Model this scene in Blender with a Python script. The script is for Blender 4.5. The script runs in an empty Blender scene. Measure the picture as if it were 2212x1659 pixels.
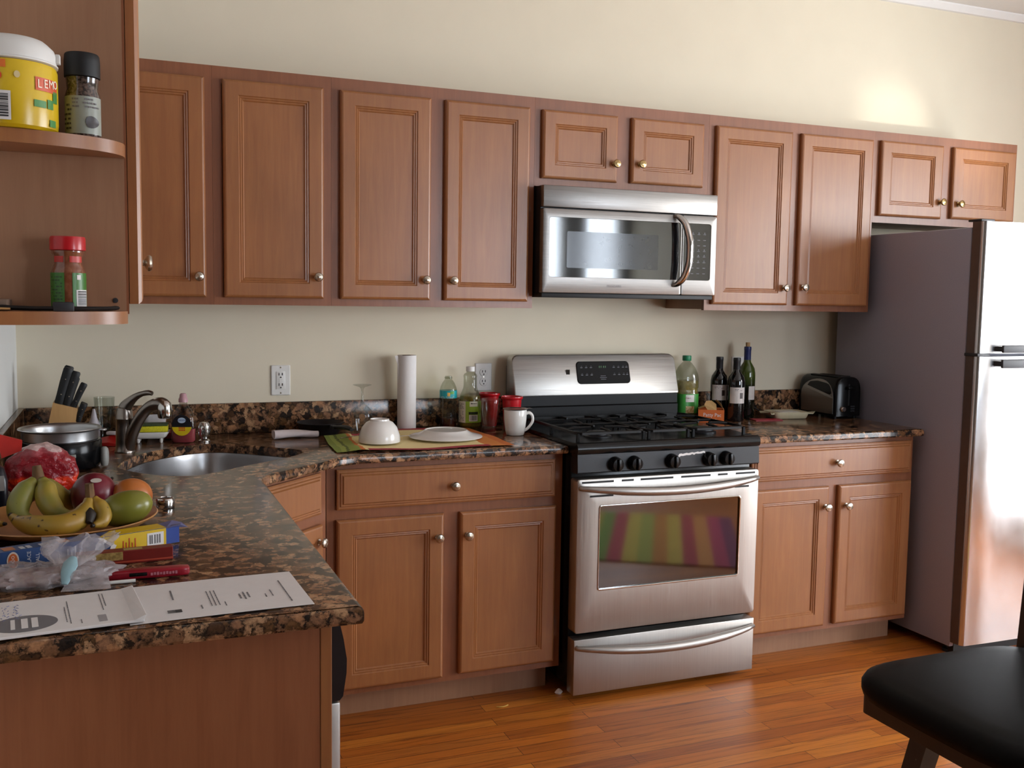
import bpy, bmesh, math, random
from mathutils import Vector, Matrix, noise as mnoise
random.seed(7)
PI = math.pi
SC = bpy.context.scene
COL = SC.collection

# ------------------------------------------------------------------ helpers
def lin(h):
    h = h.lstrip('#')
    o = []
    for i in (0, 2, 4):
        c = int(h[i:i+2], 16) / 255
        o.append(c / 12.92 if c <= .04045 else ((c + .055) / 1.055) ** 2.4)
    return (o[0], o[1], o[2], 1)

class MB:
    """collects faces for one mesh"""
    def __init__(s): s.v = []; s.f = []
    def add(s, vs, fs, M=None):
        b = len(s.v)
        s.v += [tuple(M @ Vector(v)) if M else tuple(v) for v in vs]
        s.f += [tuple(b + i for i in f) for f in fs]
        return s
    def box(s, x0, x1, y0, y1, z0, z1, r=0, seg=2, M=None):
        if r <= 0:
            vs = [(x, y, z) for z in (z0, z1) for y in (y0, y1) for x in (x0, x1)]
            return s.add(vs, [(0,2,3,1),(4,5,7,6),(0,1,5,4),(2,6,7,3),(0,4,6,2),(1,3,7,5)], M)
        bm = bmesh.new(); bmesh.ops.create_cube(bm, size=1)
        for v in bm.verts:
            v.co = Vector(((x0+x1)/2 + v.co.x*(x1-x0), (y0+y1)/2 + v.co.y*(y1-y0), (z0+z1)/2 + v.co.z*(z1-z0)))
        bmesh.ops.bevel(bm, geom=list(bm.edges), offset=r, segments=seg, affect='EDGES', profile=.5)
        s.bm(bm, M); return s
    def bm(s, bm, M=None):
        bm.verts.index_update()
        s.add([v.co.copy() for v in bm.verts], [[v.index for v in f.verts] for f in bm.faces], M); bm.free()
    def loft(s, rings, c0=True, c1=True, closed=True, M=None):
        n = len(rings[0]); vs = [p for r in rings for p in r]; fs = []
        for i in range(len(rings)-1):
            for j in range(n if closed else n-1):
                k = (j+1) % n
                fs.append((i*n+j, i*n+k, (i+1)*n+k, (i+1)*n+j))
        if c0: fs.append(tuple(reversed(range(n))))
        if c1: fs.append(tuple((len(rings)-1)*n + j for j in range(n)))
        return s.add(vs, fs, M)
    def lathe(s, prof, c=(0,0,0), n=32, axis='z', a0=0, a1=2*PI, sx=1, sy=1, M=None):
        full = abs(a1-a0-2*PI) < 1e-6
        m = n if full else n+1
        rings = []
        for r, z in prof:
            ring = []
            for j in range(m):
                a = a0 + (a1-a0)*j/n
                p = (r*math.cos(a)*sx, r*math.sin(a)*sy, z)
                if axis == '-y': p = (p[0], -z, p[1])
                elif axis == 'x': p = (z, p[0], p[1])
                ring.append((p[0]+c[0], p[1]+c[1], p[2]+c[2]))
            rings.append(ring)
        return s.loft(rings, full and prof[0][0] > 1e-5, full and prof[-1][0] > 1e-5, full, M)
    def tube(s, pts, r, n=10, caps=True, flat=1., up=None, M=None):
        P = [Vector(p) for p in pts]; R = r if isinstance(r, (list, tuple)) else [r]*len(P)
        rings = []; u = Vector(up) if up else None
        for i, p in enumerate(P):
            t = (P[min(i+1, len(P)-1)] - P[max(i-1, 0)]).normalized()
            if u is None: u = t.orthogonal()
            u = (u - t*u.dot(t)); u = u.normalized() if u.length > 1e-6 else t.orthogonal().normalized()
            w = t.cross(u)
            rings.append([tuple(p + R[i]*(math.cos(2*PI*j/n)*u*flat + math.sin(2*PI*j/n)*w)) for j in range(n)])
        return s.loft(rings, caps, caps, True, M)
    def prism(s, poly, a, b, axis='z', M=None):
        def q(p, h): return (p[0], p[1], h) if axis == 'z' else (h, p[0], p[1]) if axis == 'x' else (p[0], h, p[1])
        return s.loft([[q(p, a) for p in poly], [q(p, b) for p in poly]], M=M)
    def build(s, name, mat, parent=None, smooth=True, loc=None, angle=38):
        me = bpy.data.meshes.new(name)
        me.from_pydata(s.v, [], s.f); me.validate()
        bm = bmesh.new(); bm.from_mesh(me); bmesh.ops.remove_doubles(bm, verts=bm.verts, dist=1e-6)
        bmesh.ops.recalc_face_normals(bm, faces=bm.faces); bm.to_mesh(me); bm.free()
        me.materials.append(mat)
        if smooth:
            me.shade_smooth(); me.set_sharp_from_angle(angle=math.radians(angle))
        o = bpy.data.objects.new(name, me); COL.objects.link(o)
        if parent: o.parent = parent
        if loc: o.location = loc
        return o

def smooth_curve(pts, k=8):
    P = [Vector(p) for p in pts]; out = []
    for i in range(len(P)-1):
        a, b, c, d = P[max(i-1, 0)], P[i], P[i+1], P[min(i+2, len(P)-1)]
        for j in range(k):
            t = j/k
            out.append(.5*((2*b) + (c-a)*t + (2*a-5*b+4*c-d)*t*t + (3*b-a-3*c+d)*t**3))
    out.append(P[-1]); return [tuple(p) for p in out]
def lerp_list(vals, n):
    o = []
    for i in range(n):
        t = i/(n-1)*(len(vals)-1); k = min(int(t), len(vals)-2); o.append(vals[k] + (vals[k+1]-vals[k])*(t-k))
    return o
def thing(name, label, cat, loc=(0,0,0), rz=0, group=None):
    o = bpy.data.objects.new(name, None); COL.objects.link(o)
    o.location = loc; o.rotation_euler = (0, 0, rz); o.empty_display_size = .05
    o['label'] = label; o['category'] = cat
    if group: o['group'] = group
    return o
def tag(o, label, cat, group=None):
    o['label'] = label; o['category'] = cat
    if group: o['group'] = group
    return o
def struct(o): o['kind'] = 'structure'; return o
def rrect(x0, x1, z0, z1, r, n=5):
    p = []
    for cx, cz, a in ((x1-r, z0+r, -PI/2), (x1-r, z1-r, 0), (x0+r, z1-r, PI/2), (x0+r, z0+r, PI)):
        for i in range(n+1):
            t = a + PI/2*i/n; p.append((cx + r*math.cos(t), cz + r*math.sin(t)))
    return p
def text(name, s, size, mat, parent, origin, right, up, sx=1, align='CENTER', lift=.0004):
    cu = bpy.data.curves.new(name, 'FONT'); cu.body = s; cu.size = size; cu.align_x = align; cu.align_y = 'CENTER'; cu.resolution_u = 2
    t = bpy.data.objects.new(name, cu); COL.objects.link(t)
    dg = bpy.context.evaluated_depsgraph_get()
    me = bpy.data.meshes.new_from_object(t.evaluated_get(dg))
    bpy.data.objects.remove(t); bpy.data.curves.remove(cu)
    r = Vector(right).normalized(); u = Vector(up).normalized(); n = r.cross(u)
    M = Matrix((( r.x*sx, u.x, n.x, origin[0]+n.x*lift), (r.y*sx, u.y, n.y, origin[1]+n.y*lift), (r.z*sx, u.z, n.z, origin[2]+n.z*lift), (0,0,0,1)))
    me.transform(M); me.name = name; me.materials.clear(); me.materials.append(mat)
    o = bpy.data.objects.new(name, me); COL.objects.link(o); o.parent = parent
    return o

# ------------------------------------------------------------------ materials
class NT:
    def __init__(s, name):
        s.m = bpy.data.materials.new(name); s.m.use_nodes = True; s.t = s.m.node_tree; s.N = s.t.nodes; s.L = s.t.links
        s.b = s.N['Principled BSDF']
    def n(s, typ, **kw):
        x = s.N.new(typ)
        for k, v in kw.items():
            if k in x.inputs: x.inputs[k].default_value = v
            else: setattr(x, k, v)
        return x
    def l(s, a, b): s.L.new(a, b)
    def ramp(s, fac, stops, interp='LINEAR'):
        r = s.N.new('ShaderNodeValToRGB'); r.color_ramp.interpolation = interp
        e = r.color_ramp.elements
        while len(e) < len(stops): e.new(.5)
        for k, (p, c) in enumerate(stops): e[k].position = p; e[k].color = c if len(c) == 4 else (*c, 1)
        if fac: s.l(fac, r.inputs['Fac'])
        return r
    def mix(s, fac, a, b, mode='MIX'):
        x = s.N.new('ShaderNodeMix'); x.data_type = 'RGBA'; x.blend_type = mode
        for sock, val in ((x.inputs[0], fac), (x.inputs[6], a), (x.inputs[7], b)):
            if hasattr(val, 'default_value'): s.l(val, sock)
            else: sock.default_value = val
        return x.outputs[2]
    def coords(s, scale=(1,1,1), rand=False, kind='Object'):
        tc = s.n('ShaderNodeTexCoord'); out = tc.outputs[kind]
        if rand:
            oi = s.n('ShaderNodeObjectInfo'); m = s.n('ShaderNodeMath', operation='MULTIPLY'); s.l(oi.outputs['Random'], m.inputs[0]); m.inputs[1].default_value = 17.
            va = s.n('ShaderNodeVectorMath', operation='ADD'); s.l(out, va.inputs[0]); s.l(m.outputs[0], va.inputs[1]); out = va.outputs[0]
        mp = s.n('ShaderNodeMapping', Scale=scale); s.l(out, mp.inputs['Vector'])
        return mp.outputs['Vector']
    def bump(s, h, strength=.1, dist=.001):
        b = s.n('ShaderNodeBump', Strength=strength, Distance=dist); s.l(h, b.inputs['Height']); s.l(b.outputs['Normal'], s.b.inputs['Normal'])

def plain(name, col, rough=.5, metal=0, trans=0, ior=1.45, noise=.06, coat=0, alpha=1, emis=None, spec=.5, nscale=40):
    t = NT(name); b = t.b
    c = lin(col) if isinstance(col, str) else col
    v = t.coords((nscale,)*3); no = t.n('ShaderNodeTexNoise', Scale=1., Detail=3.); t.l(v, no.inputs['Vector'])
    d = tuple(x*(1-noise) for x in c[:3]); e = tuple(min(1, x*(1+noise)) for x in c[:3])
    r = t.ramp(no.outputs['Fac'], [(.3, d), (.7, e)]); t.l(r.outputs['Color'], b.inputs['Base Color'])
    b.inputs['Roughness'].default_value = rough; b.inputs['Metallic'].default_value = metal
    b.inputs['Transmission Weight'].default_value = trans; b.inputs['IOR'].default_value = ior
    b.inputs['Coat Weight'].default_value = coat; b.inputs['Coat Roughness'].default_value = .1; b.inputs['Alpha'].default_value = alpha
    b.inputs['Specular IOR Level'].default_value = spec
    if emis: b.inputs['Emission Color'].default_value = lin(emis[0]); b.inputs['Emission Strength'].default_value = emis[1]
    return t.m

def wood(name, c1, c2, rough=.37, grain=(26, 26, 1.6), coat=.16, blot=.45, bump=.04, spec=.5):
    t = NT(name); v = t.coords(grain, rand=True)
    no = t.n('ShaderNodeTexNoise', Scale=2.2, Detail=6., Roughness=.65, Distortion=.6); t.l(v, no.inputs['Vector'])
    v2 = t.coords((3.2, 3.2, 2.2), rand=True)
    n2 = t.n('ShaderNodeTexNoise', Scale=1.6, Detail=3.); t.l(v2, n2.inputs['Vector'])
    r = t.ramp(no.outputs['Fac'], [(.25, lin(c1)), (.75, lin(c2))])
    r2 = t.ramp(n2.outputs['Fac'], [(.3, (.72,.70,.68)), (.7, (1.14,1.12,1.10))])
    c = t.mix(blot, r.outputs['Color'], t.mix(1., r.outputs['Color'], r2.outputs['Color'], 'MULTIPLY'))
    t.l(c, t.b.inputs['Base Color']); t.b.inputs['Roughness'].default_value = rough
    t.b.inputs['Coat Weight'].default_value = coat; t.b.inputs['Coat Roughness'].default_value = .28; t.b.inputs['Specular IOR Level'].default_value = spec
    if bump: t.bump(no.outputs['Fac'], bump)
    return t.m

def granite(name):
    t = NT(name); v = t.coords((1, 1, 1))
    no = t.n('ShaderNodeTexNoise', Scale=38., Detail=5., Roughness=.68); t.l(v, no.inputs['Vector'])
    va = t.n('ShaderNodeVectorMath', operation='SCALE'); sub = t.n('ShaderNodeVectorMath', operation='SUBTRACT'); t.l(no.outputs['Color'], sub.inputs[0]); sub.inputs[1].default_value = (.5,.5,.5)
    t.l(sub.outputs[0], va.inputs[0]); va.inputs['Scale'].default_value = .034
    ad = t.n('ShaderNodeVectorMath', operation='ADD'); t.l(v, ad.inputs[0]); t.l(va.outputs[0], ad.inputs[1])
    vo = t.n('ShaderNodeTexVoronoi', Scale=47.); t.l(ad.outputs[0], vo.inputs['Vector'])
    ve = t.n('ShaderNodeTexVoronoi', Scale=47., feature='DISTANCE_TO_EDGE'); t.l(ad.outputs[0], ve.inputs['Vector'])
    sp = t.n('ShaderNodeSeparateColor'); t.l(vo.outputs['Color'], sp.inputs[0])
    cr = t.ramp(sp.outputs[0], [(0, lin('#4a3425')), (.10, lin('#9c7252')), (.28, lin('#7a583f')), (.42, lin('#a98463')), (.58, lin('#87634a')), (.74, lin('#66492f')), (.88, lin('#2b221d'))], 'CONSTANT')
    fine = t.n('ShaderNodeTexNoise', Scale=170., Detail=4., Roughness=.7); t.l(v, fine.inputs['Vector'])
    fr = t.ramp(fine.outputs['Fac'], [(.3, (.55,.52,.50)), (.7, (1.25,1.22,1.18))])
    c = t.mix(.8, cr.outputs['Color'], t.mix(1., cr.outputs['Color'], fr.outputs['Color'], 'MULTIPLY'))
    er = t.ramp(ve.outputs['Distance'], [(.02, (.9,.9,.9)), (.22, (0,0,0))])
    blk = t.n('ShaderNodeTexNoise', Scale=42., Detail=4., Roughness=.7); t.l(v, blk.inputs['Vector'])
    br = t.ramp(blk.outputs['Fac'], [(.42, (.05,.05,.05)), (.58, (1,1,1))])
    mm = t.n('ShaderNodeMath', operation='MULTIPLY'); t.l(er.outputs['Color'], mm.inputs[0]); t.l(br.outputs['Color'], mm.inputs[1])
    c = t.mix(mm.outputs[0], c, lin('#1b1613'))
    b2 = t.n('ShaderNodeTexNoise', Scale=36., Detail=6., Roughness=.75); t.l(ad.outputs[0], b2.inputs['Vector'])
    b2r = t.ramp(b2.outputs['Fac'], [(.54, (0,0,0)), (.585, (.95,.95,.95))])
    c = t.mix(b2r.outputs['Color'], c, lin('#1a1715'))
    t.l(c, t.b.inputs['Base Color']); t.b.inputs['Roughness'].default_value = .17; t.b.inputs['Specular IOR Level'].default_value = .38
    return t.m

def oak_floor(name):
    t = NT(name); v = t.coords((1,1,1))
    br = t.n('ShaderNodeTexBrick', Scale=1., offset=.37, offset_frequency=2); t.l(v, br.inputs['Vector'])
    br.inputs['Brick Width'].default_value = .85; br.inputs['Row Height'].default_value = .057; br.inputs['Mortar Size'].default_value = .0011; br.inputs['Mortar Smooth'].default_value = .3
    br.inputs['Color1'].default_value = (0,0,0,1); br.inputs['Color2'].default_value = (1,1,1,1); br.inputs['Mortar'].default_value = (.5,.5,.5,1); br.inputs['Bias'].default_value = 0
    # grain
    sc = t.n('ShaderNodeMapping', Scale=(2.6, 55, 1)); t.l(v, sc.inputs['Vector'])
    off = t.n('ShaderNodeVectorMath', operation='ADD'); t.l(sc.outputs[0], off.inputs[0])
    o2 = t.n('ShaderNodeVectorMath', operation='SCALE'); t.l(br.outputs['Color'], o2.inputs[0]); o2.inputs['Scale'].default_value = 9.; t.l(o2.outputs[0], off.inputs[1])
    no = t.n('ShaderNodeTexNoise', Scale=1.3, Detail=6., Roughness=.65, Distortion=.9); t.l(off.outputs[0], no.inputs['Vector'])
    base = t.ramp(br.outputs['Color'], [(0, lin('#8f4c17')), (.35, lin('#b0641f')), (.65, lin('#9c561c')), (1, lin('#bd7328'))])
    gr = t.ramp(no.outputs['Fac'], [(.30, (.42,.33,.25)), (.48, (.95,.94,.92)), (.75, (1.2,1.16,1.08))])
    c = t.mix(1., base.outputs['Color'], gr.outputs['Color'], 'MULTIPLY')
    c = t.mix(br.outputs['Fac'], c, lin('#3a210f'))
    t.l(c, t.b.inputs['Base Color']); t.b.inputs['Roughness'].default_value = .44; t.b.inputs['Coat Weight'].default_value = .06; t.b.inputs['Specular IOR Level'].default_value = .4; t.b.inputs['Coat Roughness'].default_value = .25
    t.bump(no.outputs['Fac'], .06)
    return t.m

def steel(name, col='#b9b4ae', rough=.3, streak=(2, 2, 160), amt=.12):
    t = NT(name); v = t.coords(streak)
    no = t.n('ShaderNodeTexNoise', Scale=3., Detail=4.); t.l(v, no.inputs['Vector'])
    c = lin(col); r = t.ramp(no.outputs['Fac'], [(.3, tuple(x*(1-amt) for x in c[:3])), (.7, tuple(min(1, x*(1+amt)) for x in c[:3]))])
    t.l(r.outputs['Color'], t.b.inputs['Base Color']); t.b.inputs['Metallic'].default_value = 1
    rr = t.ramp(no.outputs['Fac'], [(.3, (rough*.85,)*3), (.7, (rough*1.2,)*3)]); t.l(rr.outputs['Color'], t.b.inputs['Roughness'])
    return t.m

def glass(name, col='#ffffff', rough=0., ior=1.45, thin=True, tint=.0):
    """clear glass or plastic: mostly see-through with a mirror film, so light passes"""
    t = NT(name)
    tr = t.n('ShaderNodeBsdfTransparent'); gl = t.n('ShaderNodeBsdfGlossy', Roughness=.04 + rough); lw = t.n('ShaderNodeLayerWeight', Blend=.5); fr = t.ramp(lw.outputs['Facing'], [(0, (.03,)*3), (.55, (.07,)*3), (.85, (.28,)*3), (1, (.65,)*3)])
    v = t.coords((30,)*3); no = t.n('ShaderNodeTexNoise', Scale=1.); t.l(v, no.inputs['Vector'])
    c = lin(col); r = t.ramp(no.outputs['Fac'], [(.3, tuple(x*.96 for x in c[:3])), (.7, c)]); t.l(r.outputs['Color'], tr.inputs['Color'])
    mx = t.n('ShaderNodeMixShader'); t.l(fr.outputs[0], mx.inputs[0]); t.l(tr.outputs[0], mx.inputs[1]); t.l(gl.outputs[0], mx.inputs[2])
    t.l(mx.outputs[0], t.N['Material Output'].inputs['Surface'])
    return t.m

def film(name, col, alpha=.35, rough=.2):
    """thin translucent plastic bag film"""
    t = NT(name); b = t.b; v = t.coords((25,)*3); no = t.n('ShaderNodeTexNoise', Scale=1., Detail=5.); t.l(v, no.inputs['Vector'])
    c = lin(col); r = t.ramp(no.outputs['Fac'], [(.3, tuple(x*.8 for x in c[:3])), (.7, c)]); t.l(r.outputs['Color'], b.inputs['Base Color'])
    a = t.ramp(no.outputs['Fac'], [(.35, (alpha*.7,)*3), (.7, (min(1, alpha*1.5),)*3)]); t.l(a.outputs['Color'], b.inputs['Alpha'])
    b.inputs['Roughness'].default_value = rough; t.bump(no.outputs['Fac'], .6, .01)
    return t.m

def banana_mat(name, yellow='#c9a13a', green='#8f8a3c', spots=.62):
    t = NT(name); v = t.coords((60,)*3, rand=True); no = t.n('ShaderNodeTexNoise', Scale=1., Detail=3.); t.l(v, no.inputs['Vector'])
    v2 = t.coords((14,)*3, rand=True); n2 = t.n('ShaderNodeTexNoise', Scale=1.); t.l(v2, n2.inputs['Vector'])
    base = t.ramp(n2.outputs['Fac'], [(.35, lin(green)), (.6, lin(yellow))])
    sp = t.ramp(no.outputs['Fac'], [(spots, (0,0,0)), (spots+.05, (1,1,1))])
    t.l(t.mix(sp.outputs['Color'], base.outputs['Color'], lin('#3b2410')), t.b.inputs['Base Color']); t.b.inputs['Roughness'].default_value = .42
    return t.m

def two_tone(name, a, b, axis=2, p0=.3, p1=.7, scale=1., rough=.35, noise=.0):
    """gradient of colour along one of the object's own axes"""
    t = NT(name); tc = t.n('ShaderNodeTexCoord'); sx = t.n('ShaderNodeSeparateXYZ'); t.l(tc.outputs['Generated'], sx.inputs[0])
    v = t.coords((18,)*3); no = t.n('ShaderNodeTexNoise', Scale=1.); t.l(v, no.inputs['Vector'])
    m = t.n('ShaderNodeMath', operation='MULTIPLY_ADD'); t.l(no.outputs['Fac'], m.inputs[0]); m.inputs[1].default_value = noise; t.l(sx.outputs[axis], m.inputs[2])
    r = t.ramp(m.outputs[0], [(p0, lin(a)), (p1, lin(b))]); t.l(r.outputs['Color'], t.b.inputs['Base Color']); t.b.inputs['Roughness'].default_value = rough
    return t.m

def bands(name, stops, axis=0, rough=.8, weave=900, interp='CONSTANT', bump=.3):
    t = NT(name); tc = t.n('ShaderNodeTexCoord'); sx = t.n('ShaderNodeSeparateXYZ'); t.l(tc.outputs['Generated'], sx.inputs[0])
    v = t.coords((weave,)*3); no = t.n('ShaderNodeTexNoise', Scale=1., Detail=2.); t.l(v, no.inputs['Vector'])
    r = t.ramp(sx.outputs[axis], [(p, lin(c)) for p, c in stops], interp)
    w = t.ramp(no.outputs['Fac'], [(.3, (.8,.8,.8)), (.7, (1.1,1.1,1.1))])
    t.l(t.mix(1., r.outputs['Color'], w.outputs['Color'], 'MULTIPLY'), t.b.inputs['Base Color']); t.b.inputs['Roughness'].default_value = rough
    if bump: t.bump(no.outputs['Fac'], bump)
    return t.m

M = {}
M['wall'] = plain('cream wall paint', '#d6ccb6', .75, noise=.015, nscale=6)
M['wall_dim'] = plain('low-bounce wall paint', '#7d766a', .8, noise=.02, nscale=6)  # unseen walls, darkened to cut the light they bounce into the kitchen
M['wall_daylit'] = plain('daylight-tinted wall paint', '#d3d3cf', .75, noise=.015, nscale=6)  # cool daylight on the left wall is put into this paler colour
M['ceil'] = plain('white ceiling paint', '#e2e0dc', .85, noise=.01)
M['floor'] = oak_floor('oak strip floor')
M['wood'] = wood('maple cabinet stain', '#865330', '#99653a')
M['wood_frame'] = wood('maple cabinet frame', '#78472c', '#895638', coat=.2)
M['wood_pale'] = wood('pale maple end panel', '#7d4727', '#8d5634', rough=.5, coat=.03, blot=.3)
M['wood_in'] = wood('cabinet side veneer', '#8d6449', '#9c7457', rough=.5, coat=.05)
M['granite'] = granite('brown granite')
M['steel'] = steel('brushed steel', '#aaa6a1', rough=.40)
M['steel_mw'] = steel('microwave steel', '#85817d', .38)
M['steel_v'] = steel('brushed steel door', '#aba6a0', .40, (160, 2, 2), .06)
M['sink_steel'] = steel('sink steel', '#a8a8aa', .30, (1, 1, 8), .04)
M['chrome'] = plain('polished chrome', '#c9c7c4', .12, 1, noise=.02)
M['nickel'] = plain('satin nickel', '#b7aea0', .25, 1, noise=.04)
M['brass'] = plain('aged brass', '#b2986a', .28, 1, noise=.06)
M['faucet'] = plain('dark brushed nickel', '#8f8780', .28, 1, noise=.05)
M['black'] = plain('black enamel', '#0b0b0c', .24, noise=.1, spec=.32)
M['display_black'] = plain('black display plastic', '#0a0a0c', .2, noise=.05, spec=.18)
M['black_satin'] = plain('satin black enamel', '#17171b', .38, noise=.15)
M['black_satin2'] = plain('black stove enamel', '#0a0a0b', .42, noise=.1, spec=.22)
M['black_matte'] = plain('matte black plastic', '#0d0d0e', .55, noise=.1)
M['iron'] = plain('cast iron', '#0c0c0d', .42, noise=.2, spec=.35)
M['blackglass'] = plain('black glass', '#08090a', .055, noise=.05, ior=1.9, spec=.7)
M['mw_glass'] = plain('microwave black glass', '#0a0b0d', .05, noise=.05, ior=1.7, spec=.6)
M['mesh_grey'] = plain('grey screen glass', '#24262a', .10, noise=.05, ior=1.6)
M['white'] = plain('white ceramic', '#dedbd6', .18, noise=.01, coat=.3)
M['white_plastic'] = plain('white plastic', '#d9d7d2', .4, noise=.02)
M['paper'] = plain('white paper', '#d8d4d2', .8, noise=.02)
M['ink'] = plain('grey ink', '#6e6b6d', .8)
M['ink_blue'] = plain('blue pen ink', '#7c80a4', .8)
M['ink_dark'] = plain('dark ink', '#3a3838', .8)
M['grey_plastic'] = plain('light grey plastic', '#8d8d88', .4)
M['fridge_side'] = plain('hazed fridge paint', '#938f9b', .5, noise=.06, nscale=300)  # lighter than the real charcoal, the haze over it is in the colour
M['dark_grey'] = plain('dark grey plastic', '#2a292c', .45)
M['glass'] = glass('clear glass', '#f2f4f2')
M['pane'] = glass('window glass', '#f8fbff')
M['pet'] = glass('clear bottle plastic', '#e6e8e0')
M['pet_soap'] = glass('clear soap bottle plastic', '#e0d9d6')
M['red_plastic'] = plain('red plastic', '#b0121c', .3, coat=.2)
M['leather'] = plain('black leather', '#0a0a0a', .55, noise=.2, nscale=120, spec=.12)
M['dark_wood'] = wood('espresso wood', '#1c1512', '#2a201a', .4)
M['bamboo'] = wood('light wood plate', '#a8743f', '#bb8852', .4, (8, 30, 8))
M['block'] = wood('beech knife block', '#b78b54', '#c99d66', .5, (30, 30, 2))

# ------------------------------------------------------------------ camera
cam = bpy.data.cameras.new('camera'); camo = bpy.data.objects.new('camera', cam); COL.objects.link(camo); SC.camera = camo
F = Vector((.37379053, .9235395, -.08576386)); R = Vector((.9273321, -.37394338, .0148836)); U = Vector((.01832523, .08509492, .99620432))
camo.matrix_world = Matrix(((R.x, U.x, -F.x, -1.47186), (R.y, U.y, -F.y, -3.74164), (R.z, U.z, -F.z, 1.41733), (0,0,0,1)))
cam.sensor_width = 36; cam.lens = 36*2115.73/2212; cam.clip_start = .05

# ------------------------------------------------------------------ room
XL, XR, YF, ZC = -1.79, 3.45, -6.0, 2.87
XLL, YB = -3.4, -2.62       # the room widens to the left behind the end of the counter
def boxes(*bs):
    m = MB()
    for b in bs: m.box(*b)
    return m
def wall_hole(fixed, axis, t, a0, a1, z0, z1, holes):
    """wall slab with rectangular openings; a = running axis"""
    m = MB(); cuts = sorted(set([a0, a1] + [h[0] for h in holes] + [h[1] for h in holes]))
    for i in range(len(cuts)-1):
        mid = (cuts[i]+cuts[i+1])/2; hs = [h for h in holes if h[0] < mid < h[1]]
        spans = [(z0, z1)] if not hs else [(z0, hs[0][2]), (hs[0][3], z1)]
        for s0, s1 in spans:
            if s1 - s0 < 1e-4: continue
            if axis == 'x': m.box(cuts[i], cuts[i+1], fixed, fixed+t, s0, s1)
            else: m.box(fixed, fixed+t, cuts[i], cuts[i+1], s0, s1)
    return m
struct(boxes((XLL-.1, XR+.1, YF-.1, .1, -.08, 0)).build('floor', M['floor'], smooth=False))
struct(boxes((XLL-.1, XR+.1, YF-.1, .1, ZC, ZC+.08)).build('ceiling', M['ceil'], smooth=False))
struct(boxes((XL-.1, XR+.1, 0, .1, 0, ZC)).build('wall_back', M['wall'], smooth=False))
struct(boxes((XL-.1, XL, YB, 0, 0, ZC)).build('wall_left', M['wall_daylit'], smooth=False))
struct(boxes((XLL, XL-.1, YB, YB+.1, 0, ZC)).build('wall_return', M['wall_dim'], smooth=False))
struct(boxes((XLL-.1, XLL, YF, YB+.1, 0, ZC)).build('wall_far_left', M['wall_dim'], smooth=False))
WR = (-3.60, -1.55, .25, 2.35)           # opening in the right wall
WF = [(1.55, 2.72, .85, 2.35), (2.90, 3.36, .85, 2.35)]
struct(wall_hole(XR, 'y', .1, YF, 0, 0, ZC, [WR]).build('wall_right', M['wall'], smooth=False))
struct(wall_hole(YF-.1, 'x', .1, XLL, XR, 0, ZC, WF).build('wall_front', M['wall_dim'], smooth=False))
pm = MB(); pm.prism([(0, ZC), (0, 2.838), (-.012, 2.84), (-.034, ZC-.006), (-.034, ZC)], XL, XR, 'x')
struct(pm.build('trim_1', M['ceil'], smooth=False))
def window(n, axis, a0, a1, z0, z1, f, mull, out):
    m = MB(); w = .05
    def bar(p0, p1, q0, q1, d0=-.05, d1=.05):
        if axis == 'y': m.box(f+d0, f+d1, p0, p1, q0, q1)
        else: m.box(p0, p1, f+d0, f+d1, q0, q1)
    bar(a0, a0+w, z0, z1); bar(a1-w, a1, z0, z1); bar(a0+w, a1-w, z0, z0+w); bar(a0+w, a1-w, z1-w, z1)
    for k in range(1, mull): bar(a0+(a1-a0)*k/mull-.025, a0+(a1-a0)*k/mull+.025, z0+w, z1-w, -.03, .03)
    fr = struct(m.build('window_%d' % n, M['white_plastic'], smooth=False))
    g = MB()
    if axis == 'y': g.box(f-.004, f+.004, a0+w, a1-w, z0+w, z1-w)
    else: g.box(a0+w, a1-w, f-.004, f+.004, z0+w, z1-w)
    g.build('pane', M['pane'], fr, smooth=False)
    return fr
window(1, 'y', *WR, XR+.05, 3, 1)
for i, h in enumerate(WF):
    fr = window(i+2, 'x', *h, YF-.05, 1, -1)
    b = thing('window_blind', 'white slatted blind hanging in the %s front window' % ('wider' if i == 0 else 'narrower'), 'blind', ((h[0]+h[1])/2, YF+.03, h[3]))
    hw = (h[1]-h[0])/2 - .02
    MB().box(-hw, hw, -.02, .02, -.04, 0).build('head_rail', M['white_plastic'], b)
    sl = MB()
    for k in range(32): sl.box(-hw, hw, -.012, .012, -.0008, .0008, M=Matrix.Translation((0, 0, -.06-.042*k)) @ Matrix.Rotation(.35, 4, 'X'))
    sl.build('slats', M['white_plastic'], b, smooth=False)

# ------------------------------------------------------------------ cabinets
def rring(x0, x1, z0, z1, i, y): return [(x0+i, y, z0+i), (x1-i, y, z0+i), (x1-i, y, z1-i), (x0+i, y, z1-i)]
def door(parent, x0, x1, z0, z1, yf, knob=None, kmat='nickel', name='door'):
    """framed door with a stepped moulding and a flat centre panel; yf = face-frame plane, grows towards -y"""
    L = [(0, 0), (0, -.013), (.004, -.018), (.009, -.020), (.050, -.020), (.053, -.0165), (.057, -.0172), (.060, -.0135), (.064, -.0142), (.068, -.0095), (.072, -.0095)]
    o = MB().loft([rring(x0, x1, z0, z1, i, yf+d) for i, d in L]).build(name, M['wood'], parent, smooth=False)
    if knob: mk_knob(o, knob, yf-.020, kmat)
    return o
def drawer(parent, x0, x1, z0, z1, yf, knob=None, kmat='nickel'):
    L = [(0, 0), (0, -.010), (.005, -.0125), (.010, -.0125), (.013, -.016), (.018, -.016), (.022, -.020)]
    o = MB().loft([rring(x0, x1, z0, z1, i, yf+d) for i, d in L]).build('drawer', M['wood'], parent, smooth=False)
    if knob: mk_knob(o, knob, yf-.020, kmat)
    return o
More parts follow.
